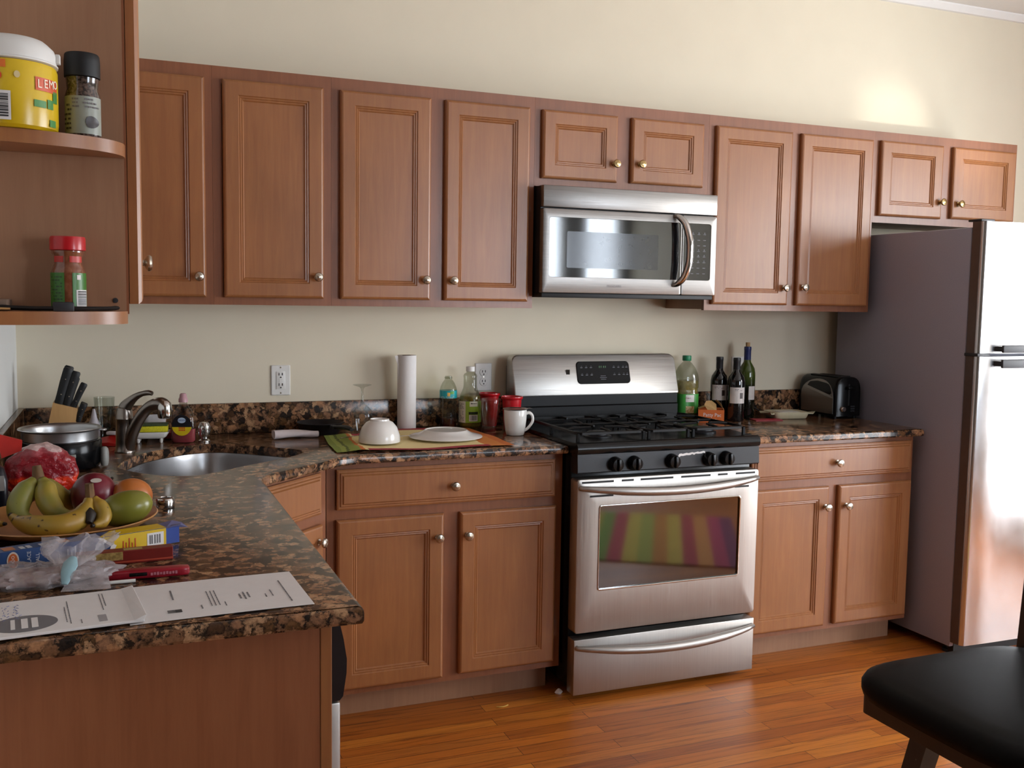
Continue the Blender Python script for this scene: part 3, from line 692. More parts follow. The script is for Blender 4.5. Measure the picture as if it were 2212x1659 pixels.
# ------------------------------------------------------------------ small things: helpers
ZP = ZW + .0006                    # resting height on the worktops
def face(x, y, cx=-1.47, cy=-3.74): return math.atan2(cy-y, cx-x)
def arc(prof, a, half, mat, parent, name='label', n=16, grow=.0007):
    return MB().lathe([(r+grow, z) for r, z in prof], (0,0,0), n, 'z', a-half, a+half).build(name, mat, parent)
def marks(parent, a, r, z0, z1, half, rows, mat, name='print', fill=.7, seed=1):
    """rows of small dark print wrapped on a round label"""
    rd = random.Random(seed); m = MB()
    for i in range(rows):
        z = z1 - (z1-z0)*(i+.5)/rows; h = (z1-z0)/rows*.22; t = a-half
        while t < a+half:
            w = rd.uniform(.05, .22)
            if rd.random() < fill: m.lathe([(r+.0014, z-h), (r+.0014, z+h)], (0,0,0), 3, 'z', t, min(t+w, a+half))
            t += w + .05
    return m.build(name, mat, parent)
def barcode(parent, a, r, z0, z1, half, seed=3, vertical=True):
    w = MB().lathe([(r+.0012, z0), (r+.0012, z1)], (0,0,0), 8, 'z', a-half, a+half).build('barcode_patch', M['paper'], parent)
    rd = random.Random(seed); m = MB()
    if vertical:
        t = a-half*.8
        while t < a+half*.8:
            w_ = rd.choice((.4, .8, 1.3))*half*.07; m.lathe([(r+.0018, z0+(z1-z0)*.15), (r+.0018, z1-(z1-z0)*.1)], (0,0,0), 1, 'z', t, t+w_); t += w_ + rd.choice((.06, .1))*half
    else:
        z = z0+(z1-z0)*.1
        while z < z1-(z1-z0)*.12:
            h = rd.choice((.02, .03, .06))*(z1-z0); m.lathe([(r+.0018, z), (r+.0018, z+h)], (0,0,0), 4, 'z', a-half*.8, a+half*.8); z += h + rd.choice((.02, .035))*(z1-z0)
    m.build('barcode', M['ink_dark'], w, smooth=False)
PL = {}
def col(h, rough=.4, **k):
    key = (h, rough, tuple(sorted(k.items())))
    if key not in PL: PL[key] = plain('colour ' + h, h, rough, **k)
    return PL[key]

# ------------------------------------------------------------------ shelf jars
def jar_on_shelf():
    t = thing('lemonade_jar', 'large yellow drink mix jar with a white lid on the upper open shelf', 'jar', (-1.602, -2.160, 1.6441)); a = face(-1.602, -2.160)
    r = .059
    lab = MB().lathe([(r-.006, 0), (r-.001, .004), (r, .012), (r, .085), (r-.002, .091)], (0,0,0), 40).build('jar_body', M['jar_yellow'], t)
    MB().lathe([(r-.004, .0915), (r+.001, .0930), (r+.001, .095), (r-.001, .0965), (r-.001, .108), (r-.004, .116), (r-.012, .1235), (r-.016, .1265), (r-.019, .1275), (0, .1275)], (0,0,0), 40).build('lid', M['white_plastic'], t)
    MB().box(-.006, .006, -.003, .003, .099, .112, .001, M=Matrix.Rotation(a+1.42, 4, 'Z') @ Matrix.Translation((r+.001, 0, 0)) @ Matrix.Rotation(PI/2, 4, 'Z')).build('lid_tab', M['white_plastic'], t)
    arc([(r, .078), (r, .0885)], a-.55, .42, col('#d9702f'), lab, 'orange_band')
    c = MB(); 
    for i in range(1):
        ring = [[(0,0,0)]]
    def disc(aa, z, rad, mat, name, sx=1.):
        pts = [(rad*math.cos(2*PI*i/20)*sx, rad*math.sin(2*PI*i/20)) for i in range(20)]
        rr = r+.0012; vs = [(rr*math.cos(aa+u/rr), rr*math.sin(aa+u/rr), z+v) for u, v in pts] + [(rr*math.cos(aa), rr*math.sin(aa), z)]
        MB().add(vs, [(i, (i+1) % 20, 20) for i in range(20)]).build(name, mat, lab)
    disc(a-.32, .067, .0065, col('#d2451d'), 'orange_emblem'); disc(a+.10, .070, .0048, col('#cbb98a'), 'pale_emblem', .8)
    barcode(lab, a-.30, r, .008, .047, .26, 5, False)
    arc([(r, .053), (r, .071)], a+.86, .36, col('#c9522c'), lab, 'red_flag', 12, .001)
    # LEMO... lettering wrapped on the red flag
    for i, ch in enumerate('LEMO'):
        aa = a+.60+i*.17; n = Vector((math.cos(aa), math.sin(aa), 0)); rt = Vector((-n.y, n.x, 0))
        text('letter', ch, .0165, col('#efe6cf'), lab, tuple(n*(r+.0013) + Vector((0, 0, .0615+.0012*i))), rt, (0, 0, 1), .9)
    for aa, z, w, h in ((a+.62, .036, .16, .006), (a+.92, .038, .10, .008), (a+1.0, .012, .12, .006), (a+1.12, .05, .1, .01)): arc([(r, z-h), (r, z+h*.6)], aa, w, col('#3f7d3a'), lab, 'green_leaf_print', 6, .001)
    return t
M['jar_yellow'] = two_tone('yellow lemonade label', '#c2a011', '#d2b026', 2, .2, .8, rough=.25, noise=.3)
jar_on_shelf()
def spice_black():
    t = thing('spice_grinder', 'clear pepper jar with a black cap and grey label on the upper open shelf', 'spice jar', (-1.5115, -2.130, 1.6441)); a = face(-1.5115, -2.130); r = .0245
    lab = MB().lathe([(.0225, 0), (.0245, .003), (.0245, .062), (.0215, .072), (.0225, .084), (.023, .088)], (0,0,0), 28).build('jar_body', M['pepper'], t)
    MB().lathe([(.0225, .0885), (.0248, .0895), (.0248, .112), (.0240, .1215), (.0225, .1235), (0, .1235)], (0,0,0), 28).build('cap', M['black_matte'], t)
    lb = arc([(r, .006), (r, .060)], a, 1.35, col('#8d9187', .35), t); marks(lb, a+.2, r, .042, .058, .8, 3, M['ink'], seed=4); marks(lb, a-.95, r, .010, .05, .3, 6, M['ink_dark'], seed=6)
    vs = []; rr = r+.0016
    for i in range(20):
        u = .011*math.cos(2*PI*i/20); v = .0085*math.sin(2*PI*i/20)*(1-.3*math.cos(2*PI*i/20)); vs.append((rr*math.cos(a+.55+u/rr), rr*math.sin(a+.55+u/rr), .023+v))
    MB().add(vs + [(rr*math.cos(a+.55), rr*math.sin(a+.55), .023)], [(i, (i+1) % 20, 20) for i in range(20)]).build('dark_oval_print', col('#2e2424'), lb)
    return t
def speck(name, c1, c2, s=250, rough=.15):
    t = NT(name); v = t.coords((s,)*3); no = t.n('ShaderNodeTexNoise', Scale=1., Detail=3.); t.l(v, no.inputs['Vector'])
    r = t.ramp(no.outputs['Fac'], [(.4, lin(c1)), (.62, lin(c2))]); t.l(r.outputs['Color'], t.b.inputs['Base Color']); t.b.inputs['Roughness'].default_value = rough; t.b.inputs['Coat Weight'].default_value = .6; t.b.inputs['Coat Roughness'].default_value = .06
    return t.m
M['pepper'] = speck('peppercorns in a clear jar', '#1d1513', '#5b4a42')
M['paprika'] = speck('brown spice in a clear jar', '#6d3a22', '#7e4c33', 120)
spice_black()
def spice_red():
    t = thing('spice_jar', 'small spice jar with a red cap and green label on the lowest open shelf', 'spice jar', (-1.5365, -2.130, 1.3911)); a = face(-1.5365, -2.130); r = .0240
    MB().lathe([(.0225, 0), (.024, .003), (.024, .056), (.022, .063), (.0195, .069), (.0195, .080), (.0225, .085), (.0225, .0885)], (0,0,0), 28).build('jar_body', M['paprika'], t)
    MB().lathe([(.0235, .089), (.0248, .090), (.0248, .106), (.0238, .1095), (0, .1105)], (0,0,0), 28).build('cap', M['red_plastic'], t)
    g = col('#356b1f', .35)
    l1 = arc([(r, .004), (r, .056)], a-.85, .62, g, t); marks(l1, a-.75, r, .01, .052, .4, 9, col('#1d3d12'), seed=9)
    l2 = arc([(r, .004), (r, .056)], a+.82, .60, g, t); barcode(l2, a+.85, r, .006, .031, .42, 8, False); arc([(r, .046), (r, .053)], a+.6, .12, M['paper'], l2, 'white_patch', 6, .0012)
    for aa, w in ((a-.75, .42), (a+.62, .52)): arc([(.0195, .0715), (.0195, .0805)], aa, w, col('#b02a22'), t, 'red_band')
    return t
spice_red()
t = thing('black_strap', 'black strap with a clear plastic buckle lying on the lowest open shelf edge', 'strap', (-1.56, -2.185, 1.3909))
P = smooth_curve([(-.09, .010, .010), (-.07, .008, .006), (-.03, .0, .004), (.0, -.004, .004), (.04, .004, .004), (.075, .028, .004), (.088, .045, .005)], 5)
MB().tube(P, .0075, 8, flat=.45, up=(0, 0, 1)).build('strap', M['black_matte'], t)
MB().box(.004, .032, -.012, .010, .0, .0135, .002, M=Matrix.Rotation(.1, 4, 'Z')).build('buckle', M['dark_grey'], t)
t = thing('wooden_spoon', 'pale wooden stick lying under the black strap on the lowest shelf', 'spoon', (-1.655, -2.192, 1.3909))
MB().tube([(-.06, 0, .003), (0, 0, .0032), (.045, .003, .003)], [.006, .007, .004], 8, flat=.4, up=(0, 0, 1)).build('handle', M['block'], t)
tag(MB().box(-.10, .06, -.035, .035, 0, .0165, .002).build('brown_box', col('#6f594a', .7), loc=(-1.675, -2.137, 1.3911)), 'flat brown cardboard box lying at the back of the lowest open shelf', 'box')

# ------------------------------------------------------------------ corner: cooker, knives, faucet, sink things
t = thing('rice_cooker', 'black electric cooker with a silver inner pot in the left corner', 'cooker', (-1.629, -.62, ZP))
MB().lathe([(.095, 0), (.105, .004), (.1115, .02), (.1125, .05), (.112, .078), (.109, .082), (.104, .083), (.0, .083)], (0,0,0), 44).build('body', col('#08080a', .2, spec=.25), t)
M['alu'] = plain('satin aluminium', '#b7b7b8', .34, 1, noise=.05)
MB().lathe([(.100, .0832), (.1025, .084), (.1035, .105), (.1045, .110), (.1105, .1125), (.1125, .1155), (.1115, .1175), (.107, .1165), (.1015, .113), (.100, .106), (.098, .0905), (0, .0885)], (0,0,0), 44).build('inner_pot', M['alu'], t, angle=50)
MB().tube(smooth_curve([(.1035, .008, .110), (.118, .010, .108), (.124, .0, .107), (.118, -.012, .107), (.1035, -.012, .109)], 4), .0025, 6).build('pot_lug', M['alu'], t)
MB().lathe([(.0, -.006), (.012, -.004), (.0155, .004), (.0165, .016), (.0165, .034), (.014, .046), (.008, .051), (0, .052)], (.1185, -.028, .008), 20, sx=.75).build('side_handle', M['grey_plastic'], t)
MB().box(.03, .045, -.1175, -.108, .042, .052, .002).build('switch', M['grey_plastic'], t)

kb = thing('knife_block', 'light wooden knife block full of black handled knives in the left corner', 'knife block', (-1.655, -.19, ZP))
MB().prism([(-.045, 0), (.042, 0), (.0605, .130), (-.0125, .1505)], -.05, .045, 'y').build('block', M['block'], kb, smooth=False)
def knife(x, y, ln, w, ang, z):
    d = Vector((math.sin(ang), 0, math.cos(ang))); p0 = Vector((x, y, z)); s = []
    for t_ in (0, .08, .3, .6, .85, .96, 1): s.append(p0 + d*ln*t_ + Vector((.0015*math.sin(PI*t_)*-1, 0, 0)))
    k = MB().tube([tuple(q) for q in s], [w*.75, w*.95, w*.92, w*1.02, w*1.08, w*1.1, w*.85], 10, flat=.62, up=(0, 1, 0)).build('knife_handle', M['black_matte'], kb)
    for t_ in (.3, .7):
        q = p0 + d*ln*t_; MB().lathe([(.0022, 0), (.0022, .0012), (0, .0014)], (q.x, q.y-w*.6, q.z), 8, '-y').build('rivet', M['nickel'], k)
for x, y, ln, w, z in ((.002, -.035, .128, .0145, .140), (.026, -.034, .122, .0135, .134), (.002, 0, .132, .014, .140), (.030, .002, .10, .012, .134), (.046, -.036, .092, .0105, .128)): knife(x, y, ln, w, .28 if x < .04 else .42, z)
for i, y in enumerate((-.042, -.016, .010)):
    for x, z in ((.060, .085),): knife(x, y, .062, .0105, .35, z)
t = thing('squeeze_bottle', 'small pale plastic bottle beside the knife block', 'bottle', (-1.548, -.105, ZP))
MB().lathe([(.017, 0), (.019, .003), (.019, .06), (.010, .082), (.009, .09), (.004, .112), (0, .113)], (0,0,0), 20).build('bottle', col('#b9b6bd', .3), t)
t = thing('drinking_glass', 'empty clear drinking glass standing behind the knife block', 'glass', (-1.515, -.062, ZP))
MB().lathe([(0, .004), (.024, .004), (.033, .148), (.0338, .149), (.0345, .148), (.026, .0), (0, .0)], (0,0,0), 28).build('glass', M['glass'], t)

fa = thing('faucet', 'brushed metal single lever faucet behind the corner sink', 'faucet', (-1.4525, -.372, ZP))
MB().lathe([(.0315, 0), (.0315, .004), (.0285, .008), (.0275, .03), (.0265, .08), (.026, .104), (.0272, .106), (.0272, .110), (.0262, .112), (.0255, .128), (.0215, .143), (.012, .150), (0, .151)], (0,0,0), 32).build('body', M['faucet'], fa)
d = Vector((.74, -.67, 0)).normalized()
def fp(s, z): return (d.x*s, d.y*s, z)
MB().tube(smooth_curve([fp(.010, .002), fp(.017, .028), fp(.030, .062), (fp(.058, .108)), fp(.090, .143), fp(.122, .160), fp(.148, .163), fp(.166, .157)], 4), lerp_list([.0195, .0205, .020, .0185, .018, .0195, .0215, .0175], 29), 16).build('spout', M['faucet'], fa, angle=70)
MB().lathe([(.0, .0), (.018, .0), (.0205, .002), (.0225, .012), (.0225, .033), (.0215, .042), (.019, .050), (.013, .056)], (*fp(.160, .118)[:2], .118), 24).build('spray_head', M['chrome'], fa)
MB().tube(smooth_curve([fp(-.004, .128), fp(.006, .146), fp(.022, .162), fp(.048, .181), fp(.075, .192), fp(.098, .196), fp(.112, .194)], 4), lerp_list([.0225, .0215, .0170, .0115, .0085, .0085, .0070], 25), 12, flat=.85).build('lever', M['faucet'], fa, angle=70)

t = thing('red_packet', 'red and white packet lying behind the faucet', 'packet', (-1.487, -.20, ZP), -.5)
MB().loft([[(-.05, -.03*k, z) for k, z in ((-1, .002), (-.4, .0), (1, 0), (1, .006), (0, .02), (-1, .008))], [(.0, -.035*k, z) for k, z in ((-1, .004), (-.4, 0), (1, 0), (1, .012), (0, .034), (-1, .014))], [(.05, -.03*k, z) for k, z in ((-1, .001), (-.4, 0), (1, 0), (1, .004), (0, .008), (-1, .004))]]).build('wrapper', col('#a81c16', .35), t)
MB().box(-.02, .02, -.012, .012, .034, .045, .003).build('white_flap', col('#c9bfc0', .5), t)
sd = thing('soap_dish', 'white footed soap dish holding the yellow sponge', 'soap dish', (-1.368, -.175, ZP), -.12)
def so(k, z, n=6): return [(x, y, z) for x, y in sup(.062*k, .042*k, n, 32)]
MB().loft([so(.74, .016), so(.86, .022), so(1.0, .036), so(1.0, .0385), so(.97, .0385), so(.84, .0245), so(.72, .019)]).build('tray', M['white'], sd, angle=50)
for x in (-.038, .036):
    for y in (-.024, .024): MB().lathe([(.003, 0), (.005, .004), (.006, .0185)], (x, y, 0), 10).build('foot', M['white'], sd)
M['sponge'] = speck('yellow sponge foam', '#b9b016', '#d3ca24', 300, .9); M['scour'] = speck('green scouring pad', '#2f3d22', '#43512c', 300, .95)
for n_ in ('sponge',):
    M[n_].node_tree.nodes['Principled BSDF'].inputs['Coat Weight'].default_value = 0; M['scour'].node_tree.nodes['Principled BSDF'].inputs['Coat Weight'].default_value = 0
sg = thing('sponge', 'yellow sponge with dark green scouring side lying on the soap dish', 'sponge', (-1.366, -.185, ZP+.0392), -.10)
MB().box(-.055, .055, -.033, .033, 0, .021, .004, 2).build('foam', M['sponge'], sg)
MB().box(-.055, .055, -.033, .033, .0212, .027, .0025, 2).build('scouring_pad', M['scour'], sg)
t = thing('white_scoop', 'small white plastic scoop standing behind the sponge', 'scoop', (-1.352, -.085, ZP), .2)
MB().loft([[(x*k, y*k, z) for x, y in sup(.040, .028, 3, 24)] for k, z in ((.55, 0), (.62, .003), (.9, .055), (1.02, .082), (.98, .082), (.84, .05), (.5, .006))]).build('scoop', col('#c4c2c6', .4), t, angle=50)
t = thing('red_saucer', 'dark red plastic saucer lying behind the dish soap', 'saucer', (-1.287, -.085, ZP))
MB().lathe([(.045, 0), (.052, .003), (.054, .016), (.05, .024), (.03, .027), (0, .028)], (0,0,0), 28).build('saucer', col('#7d1c26', .35), t)
t = thing('dish_soap', 'clear dish soap bottle with pink liquid and yellow label behind the sink', 'soap bottle', (-1.262, -.205, ZP), -.28)
def el(a_, b_, z, n=2.6): return [(x, y, z) for x, y in sup(a_, b_, n, 36)]
MB().loft([el(.034, .019, .001), el(.0385, .0225, .006), el(.0395, .0235, .03), el(.040, .024, .047), el(.0, .0, .0475)]).build('pink_soap', plain('pink liquid soap', '#b85a63', .1, noise=.02, coat=.6), t)
MB().loft([el(.036, .021, 0), el(.041, .0245, .006), el(.042, .0255, .05), el(.0395, .025, .085), el(.030, .0215, .108), el(.019, .0165, .122, 2), el(.0135, .0135, .134, 2), el(.0125, .0125, .139, 2)], True, False).build('bottle', M['pet_soap'], t, angle=60)
MB().lathe([(.0155, .1395), (.0155, .150), (.014, .153), (.0125, .156), (.0115, .165), (.008, .1695), (0, .170)], (0,0,0), 24).build('cap', col('#b78c92', .4), t)
def patch(poly, y, mat, parent, name): 
    n_ = len(poly); return MB().loft([[(x, y, z) for x, z in poly], [(x, y-.0006, z) for x, z in poly]]).build(name, mat, parent, smooth=False)
circ = [( .033*math.cos(2*PI*i/36), .062+.036*math.sin(2*PI*i/36)) for i in range(36)]
lb = patch(circ, -.0262, col('#15151c', .3), t, 'label')
patch([(x, z) for x, z in circ if z < .058] , -.0269, col('#d8bd1b', .3), lb, 'yellow_half')
patch([(.0135*math.cos(2*PI*i/24), .079+.0095*math.sin(2*PI*i/24)) for i in range(24)], -.0269, col('#b9cbe0', .3), lb, 'logo_oval')
text('logo_lettering', 'DAWN', .0085, col('#1d3b86'), lb, (0, -.0277, .079), (1,0,0), (0,0,1)); w = MB()
for i in range(4):
    for z_ in (.050, .0425): w.box(-.010+.0055*i, -.0058+.0055*i, -.0277, -.0270, z_, z_+.0055)
w.build('orange_print', col('#c8501f'), lb, smooth=False)
t = thing('air_gap_cap', 'ribbed chrome cap standing on the worktop beside the dish soap', 'sink fitting', (-1.194, -.205, ZP))
MB().lathe([(.021, 0), (.021, .004), (.016, .008), (.012, .010), (.012, .016), (.017, .019), (.0195, .026), (.0195, .05), (.018, .060), (.0135, .067), (0, .0695)], (0,0,0), 28).build('cap', M['chrome'], t)
for i in range(9):
    a = 2*PI*i/9; MB().tube([(.0195*math.cos(a), .0195*math.sin(a), .024), (.0198*math.cos(a), .0198*math.sin(a), .05), (.015*math.cos(a), .015*math.sin(a), .0655)], [.0012, .0022, .001], 6).build('rib', M['chrome'], t)

# ------------------------------------------------------------------ back counter things
def napkin():
    g = MB(); nx, ny = 14, 6; rows = []
    for i in range(nx+1):
        u = i/nx; ring = []
        for j in range(10):
            a = 2*PI*j/10; w = .026*(1-.45*u)*(1+.15*math.sin(5*u+j)); h = .016*(1-.3*u)
            ring.append((-.08+.16*u, w*math.cos(a)+.01*math.sin(4*u), h + h*math.sin(a)*(1+.12*math.sin(7*u+2*j)) + .0015))
        rows.append(ring)
    return g.loft(rows)
t = napkin().build('cloth_napkin', col('#c9bdbd', .85), loc=(-.880, -.212, ZP), angle=70); t.rotation_euler[2] = .12; tag(t, 'crumpled white cloth napkin lying between sink and frying pan', 'napkin')
t = thing('frying_pan', 'black frying pan with its handle towards the towel', 'frying pan', (-.772, -.111, ZP), -1.22)
MB().lathe([(0, .0), (.064, .0), (.070, .004), (.0835, .042), (.0855, .0435), (.0865, .042), (.0815, .040), (.067, .0085), (.055, .006), (0, .006)], (0,0,0), 40).build('pan', M['black_satin'], t, angle=50)
MB().box(.082, .106, -.012, .012, .028, .040, .003).build('bracket', M['dark_grey'], t)
MB().tube(smooth_curve([(.102, 0, .034), (.14, 0, .038), (.18, 0, .0405), (.215, 0, .036)], 4), lerp_list([.010, .011, .0115, .012, .009], 13), 10, flat=.7, up=(0, 0, 1)).build('handle', M['black_matte'], t)
# towel: wavy cloth sheet
def towel():
    g = MB(); nx, ny = 60, 36; x0, x1, y0, y1 = -.795, -.193, -.605, -.110
    vs = []
    for j in range(ny+1):
        for i in range(nx+1):
            u, v = i/nx, j/ny; x = x0+(x1-x0)*u; ye_ = y1 - .098*max(0, min(1, (.30-u)/.08)); y = y0+(ye_-y0)*v
            x += .018*(v-.5) + .010*math.sin(3*v+1)*(u-.5)*2; y += .010*math.sin(4.2*u)*(2*v-1) - .015*u*(1-v) + .006*math.sin(11*u)*(1-v)
            z = .0022 + .0022*(1+math.sin(9*u+2*v))*.5*(.4+abs(2*v-1)) + .0030*max(0, math.sin(5*u+6.3*v))**2 + (.004*math.exp(-((u-.13)/.05)**2))
            vs.append((x, y, ZP+z))
    k = nx+1
    fs = [(j*k+i, j*k+i+1, (j+1)*k+i+1, (j+1)*k+i) for j in range(ny) for i in range(nx)]
    o = g.add(vs, fs).build('dish_towel', towel_mat(), angle=80); uv = o.data.uv_layers.new(name='cloth')
    for l in o.data.loops: q = l.vertex_index; uv.data[l.index].uv = ((q % k)/nx, (q//k)/ny)
    return o
def towel_mat():
    t = NT('yellow kitchen towel'); tc = t.n('ShaderNodeTexCoord'); sx = t.n('ShaderNodeSeparateXYZ'); t.l(tc.outputs['UV'], sx.inputs[0])
    v = t.coords((1,)*3); no = t.n('ShaderNodeTexNoise', Scale=14., Detail=3.); t.l(v, no.inputs['Vector'])
    wob = t.n('ShaderNodeMath', operation='MULTIPLY_ADD'); t.l(no.outputs['Fac'], wob.inputs[0]); wob.inputs[1].default_value = .05; t.l(sx.outputs[0], wob.inputs[2])
    rx = t.ramp(wob.outputs[0], [(0, lin('#7d8f3c')), (.055, lin('#94a24a')), (.085, lin('#5d6b2a')), (.10, lin('#8d9b44')), (.155, lin('#c9722e')), (.175, lin('#e2cd90')), (.30, lin('#ead79c')), (.865, lin('#cf7f35')), (.97, lin('#c46a28'))], 'CONSTANT')
    red = t.ramp(sx.outputs[1], [(0, (1,1,1)), (.075, (0,0,0)), (.90, (1,1,1))], 'CONSTANT')
    inx = t.ramp(sx.outputs[0], [(0, (0,0,0)), (.17, (1,1,1)), (.86, (0,0,0))], 'CONSTANT')
    mm = t.n('ShaderNodeMath', operation='MULTIPLY'); t.l(red.outputs[0], mm.inputs[0]); t.l(inx.outputs[0], mm.inputs[1])
    wv = t.n('ShaderNodeTexWave', Scale=90., wave_type='BANDS', bands_direction='X'); t.l(v, wv.inputs['Vector'])
    rc = t.mix(wv.outputs['Fac'], lin('#8c1f2c'), lin('#b33a42'))
    t.l(t.mix(mm.outputs[0], rx.outputs['Color'], rc), t.b.inputs['Base Color']); t.b.inputs['Roughness'].default_value = .9
    fn = t.n('ShaderNodeTexNoise', Scale=700.); t.l(v, fn.inputs['Vector']); t.bump(fn.outputs['Fac'], .3)
    return t.m
tag(towel(), 'yellow dish towel with red edge stripes and green and orange ends', 'towel')
ZT_ = ZP + .0105
t = thing('wine_glass', 'clear wine glass standing upside down on the dish towel', 'wine glass', (-.628, -.175, ZT_))
MB().lathe([(.030, 0), (.0365, .03), (.0395, .055), (.035, .080), (.020, .096), (.0075, .104), (.0055, .115), (.0045, .14), (.005, .158), (.010, .166), (.034, .1735), (.0345, .175), (.010, .1725), (0, .172)], (0,0,0), 36).build('glass', M['glass'], t, angle=60)
t = thing('cereal_bowl', 'white bowl turned upside down on the dish towel', 'bowl', (-.631, -.445, ZT_))
MB().lathe([(.0715, 0), (.0722, .003), (.070, .024), (.061, .050), (.046, .0675), (.034, .0735), (.0335, .079), (.031, .0795), (.030, .0755), (.0, .0745)], (0,0,0), 44).build('bowl', M['white'], t)
t = thing('dinner_plate', 'white plate turned upside down on the dish towel', 'plate', (-.372, -.392, ZT_))
MB().lathe([(.132, 0), (.1335, .0015), (.131, .004), (.10, .0115), (.084, .020), (.078, .0245), (.076, .0262), (.0735, .0258), (.072, .0235), (0, .0225)], (0,0,0), 56).build('plate', M['white'], t, angle=50)
t = thing('fork', 'steel fork lying on the dish towel beside the bowl', 'fork', (-.72, -.33, ZT_), .5)
fk = MB(); fk.tube([(-.03, 0, .002), (.06, 0, .003), (.09, 0, .002)], [.004, .003, .006], 8, flat=.4, up=(0,0,1)); fk.tube([(.09, 0, .002), (.104, 0, .0025)], [.0075, .011], 8, flat=.25, up=(0,0,1)); fk.build('handle', M['chrome'], t)
for y in (-.0085, -.003, .003, .0085): MB().tube([(.103, y, .0025), (.145, y, .003)], .0012, 6).build('tine', M['chrome'], t)
t = thing('spoon', 'steel spoon lying on the dish towel between bowl and plate', 'spoon', (-.535, -.37, ZT_), .2)
MB().loft([[(x-.02, y, z) for x, y in sup(.018*k, .012*k, 2, 20)] for k, z in ((.4, .0005), (.9, .003), (1, .005), (.9, .0045), (.4, .0025))]).build('spoon_bowl', M['chrome'], t); MB().tube([(-.003, 0, .0045), (.03, 0, .004), (.06, 0, .002)], [.003, .0025, .004], 8, flat=.5, up=(0,0,1)).build('handle', M['chrome'], t)
t = thing('paper_towel_roll', 'tall narrow white paper towel roll standing behind the plate', 'paper towel', (-.428, -.072, ZP))
MB().lathe([(.0175, .0005), (.036, 0), (.0365, .002), (.0365, .286), (.036, .2875), (.0175, .2865)], (0,0,0), 40).build('roll', M['paper'], t, angle=40)
MB().lathe([(.017, .001), (.0172, .288), (.0158, .288), (.0158, .001)], (0,0,0), 24).build('core', col('#6e5a48', .8), t)
MB().loft([[(-.034-.006*k, -.013-.004*k, z), (-.0365-.016*k, -.010-.008*k, z), (-.0370-.016*k, -.011-.008*k, z), (-.035-.006*k, -.015-.004*k, z)] for z, k in ((.20, 0), (.255, .3), (.280, .9), (.2865, 1))]).build('loose_sheet', M['paper'], t, smooth=False)
# bottles left of the stove
t = thing('juice_bottle', 'uncapped clear plastic bottle with a teal label behind the plate', 'bottle', (-.262, -.085, ZP)); a = face(-.262, -.085)
rb = [(.029, 0), (.033, .004), (.0335, .02)] + [(.0335 if i % 2 else .032, .03+.0075*i) for i in range(11)] + [(.034, .118), (.034, .150), (.031, .162), (.024, .178), (.0155, .190), (.0135, .194), (.0135, .205)]
MB().lathe(rb, (0,0,0), 32).build('bottle', M['pet'], t, angle=60)
MB().lathe([(.0145, .1945), (.0155, .1955), (.0155, .2005), (.0145, .2015)], (0,0,0), 24).build('neck_ring', M['pet'], t)
MB().lathe([(.0, .002), (.030, .003), (.0318, .01), (.0318, .040), (0, .0405)], (0,0,0), 28).build('brown_drink', plain('dark brown drink', '#3a150e', .1, noise=.05), t)
lb = MB().lathe([(.0346, .119), (.0346, .149)], (0,0,0), 32).build('label', col('#1f9aa0', .3), t)
arc([(.0346, .128), (.0346, .142)], a+.05, .16, col('#d6a95a'), lb, 'orange_emblem'); arc([(.0346, .136), (.0346, .147)], a+.45, .22, col('#5f9f3a'), lb, 'green_leaf_print'); marks(lb, a-.1, .0346, .119, .127, .8, 2, M['paper'], seed=12)
t = thing('oil_bottle', 'clear cooking oil bottle with white cap and green label beside the teal bottle', 'bottle', (-.178, -.105, ZP)); a = face(-.178, -.105)
MB().lathe([(.036, 0), (.042, .004), (.0435, .02), (.0435, .105), (.041, .125), (.034, .142), (.0285, .156), (.0265, .165), (.026, .198), (.0275, .206), (.024, .214), (.0155, .219), (.0150, .223)], (0,0,0), 36).build('bottle', M['pet'], t, angle=60)
M['oil'] = film('yellow cooking oil', '#a08a2e', .42, .1)
MB().lathe([(0, .002), (.036, .003), (.0418, .01), (.0418, .105), (.0395, .122), (.0375, .128), (0, .128)], (0,0,0), 32).build('oil', M['oil'], t)
MB().lathe([(.0165, .2235), (.0175, .2245), (.0175, .241), (.0165, .243), (0, .2432)], (0,0,0), 28).build('cap', M['white_plastic'], t)
lb = arc([(.0436, .024), (.0436, .108)], a+.45, .95, col('#8fae35', .35), t); arc([(.0440, .024), (.0440, .108)], a-.95, .55, col('#cfcabb', .5), lb, 'white_side'); marks(lb, a-.95, .0441, .03, .1, .4, 12, M['ink'], seed=21)
arc([(.0440, .088), (.0440, .108)], a+.35, .38, col('#d8d6c4', .5), lb, 'white_crest'); barcode(lb, a+.33, .0442, .03, .055, .40, 31); arc([(.0440, .057), (.0440, .067)], a+.33, .44, col('#25301c'), lb, 'dark_strip')
marks(lb, a+.35, .0437, .096, .104, .28, 1, M['ink_dark'], seed=77, fill=1.)
def cup(x, y, h, label):
    t = thing('red_cup', label, 'cup', (x, y, ZP), 0, 'red plastic cups')
    MB().lathe([(.028, 0), (.030, .002), (.0375, h-.012), (.0415, h-.010), (.043, h-.004), (.0425, h), (.0395, h), (.036, h-.012), (.028, .006), (0, .005)], (0,0,0), 36).build('cup', M['red_plastic'], t, angle=50)
cup(-.083, -.072, .133, 'red plastic cup behind the clear tumbler left of the stove')
cup(-.0465, -.222, .133, 'red plastic cup right behind the white mug')
t = thing('tumbler', 'clear fluted glass tumbler in front of a red cup', 'glass', (-.137, -.212, ZP))
prof = [(.026, 0), (.0285, .002), (.030, .02), (.037, .06), (.0445, .10), (.0465, .122), (.0455, .124), (.0440, .122), (.0415, .10), (.034, .06), (.026, .022), (0, .019)]
rg = []
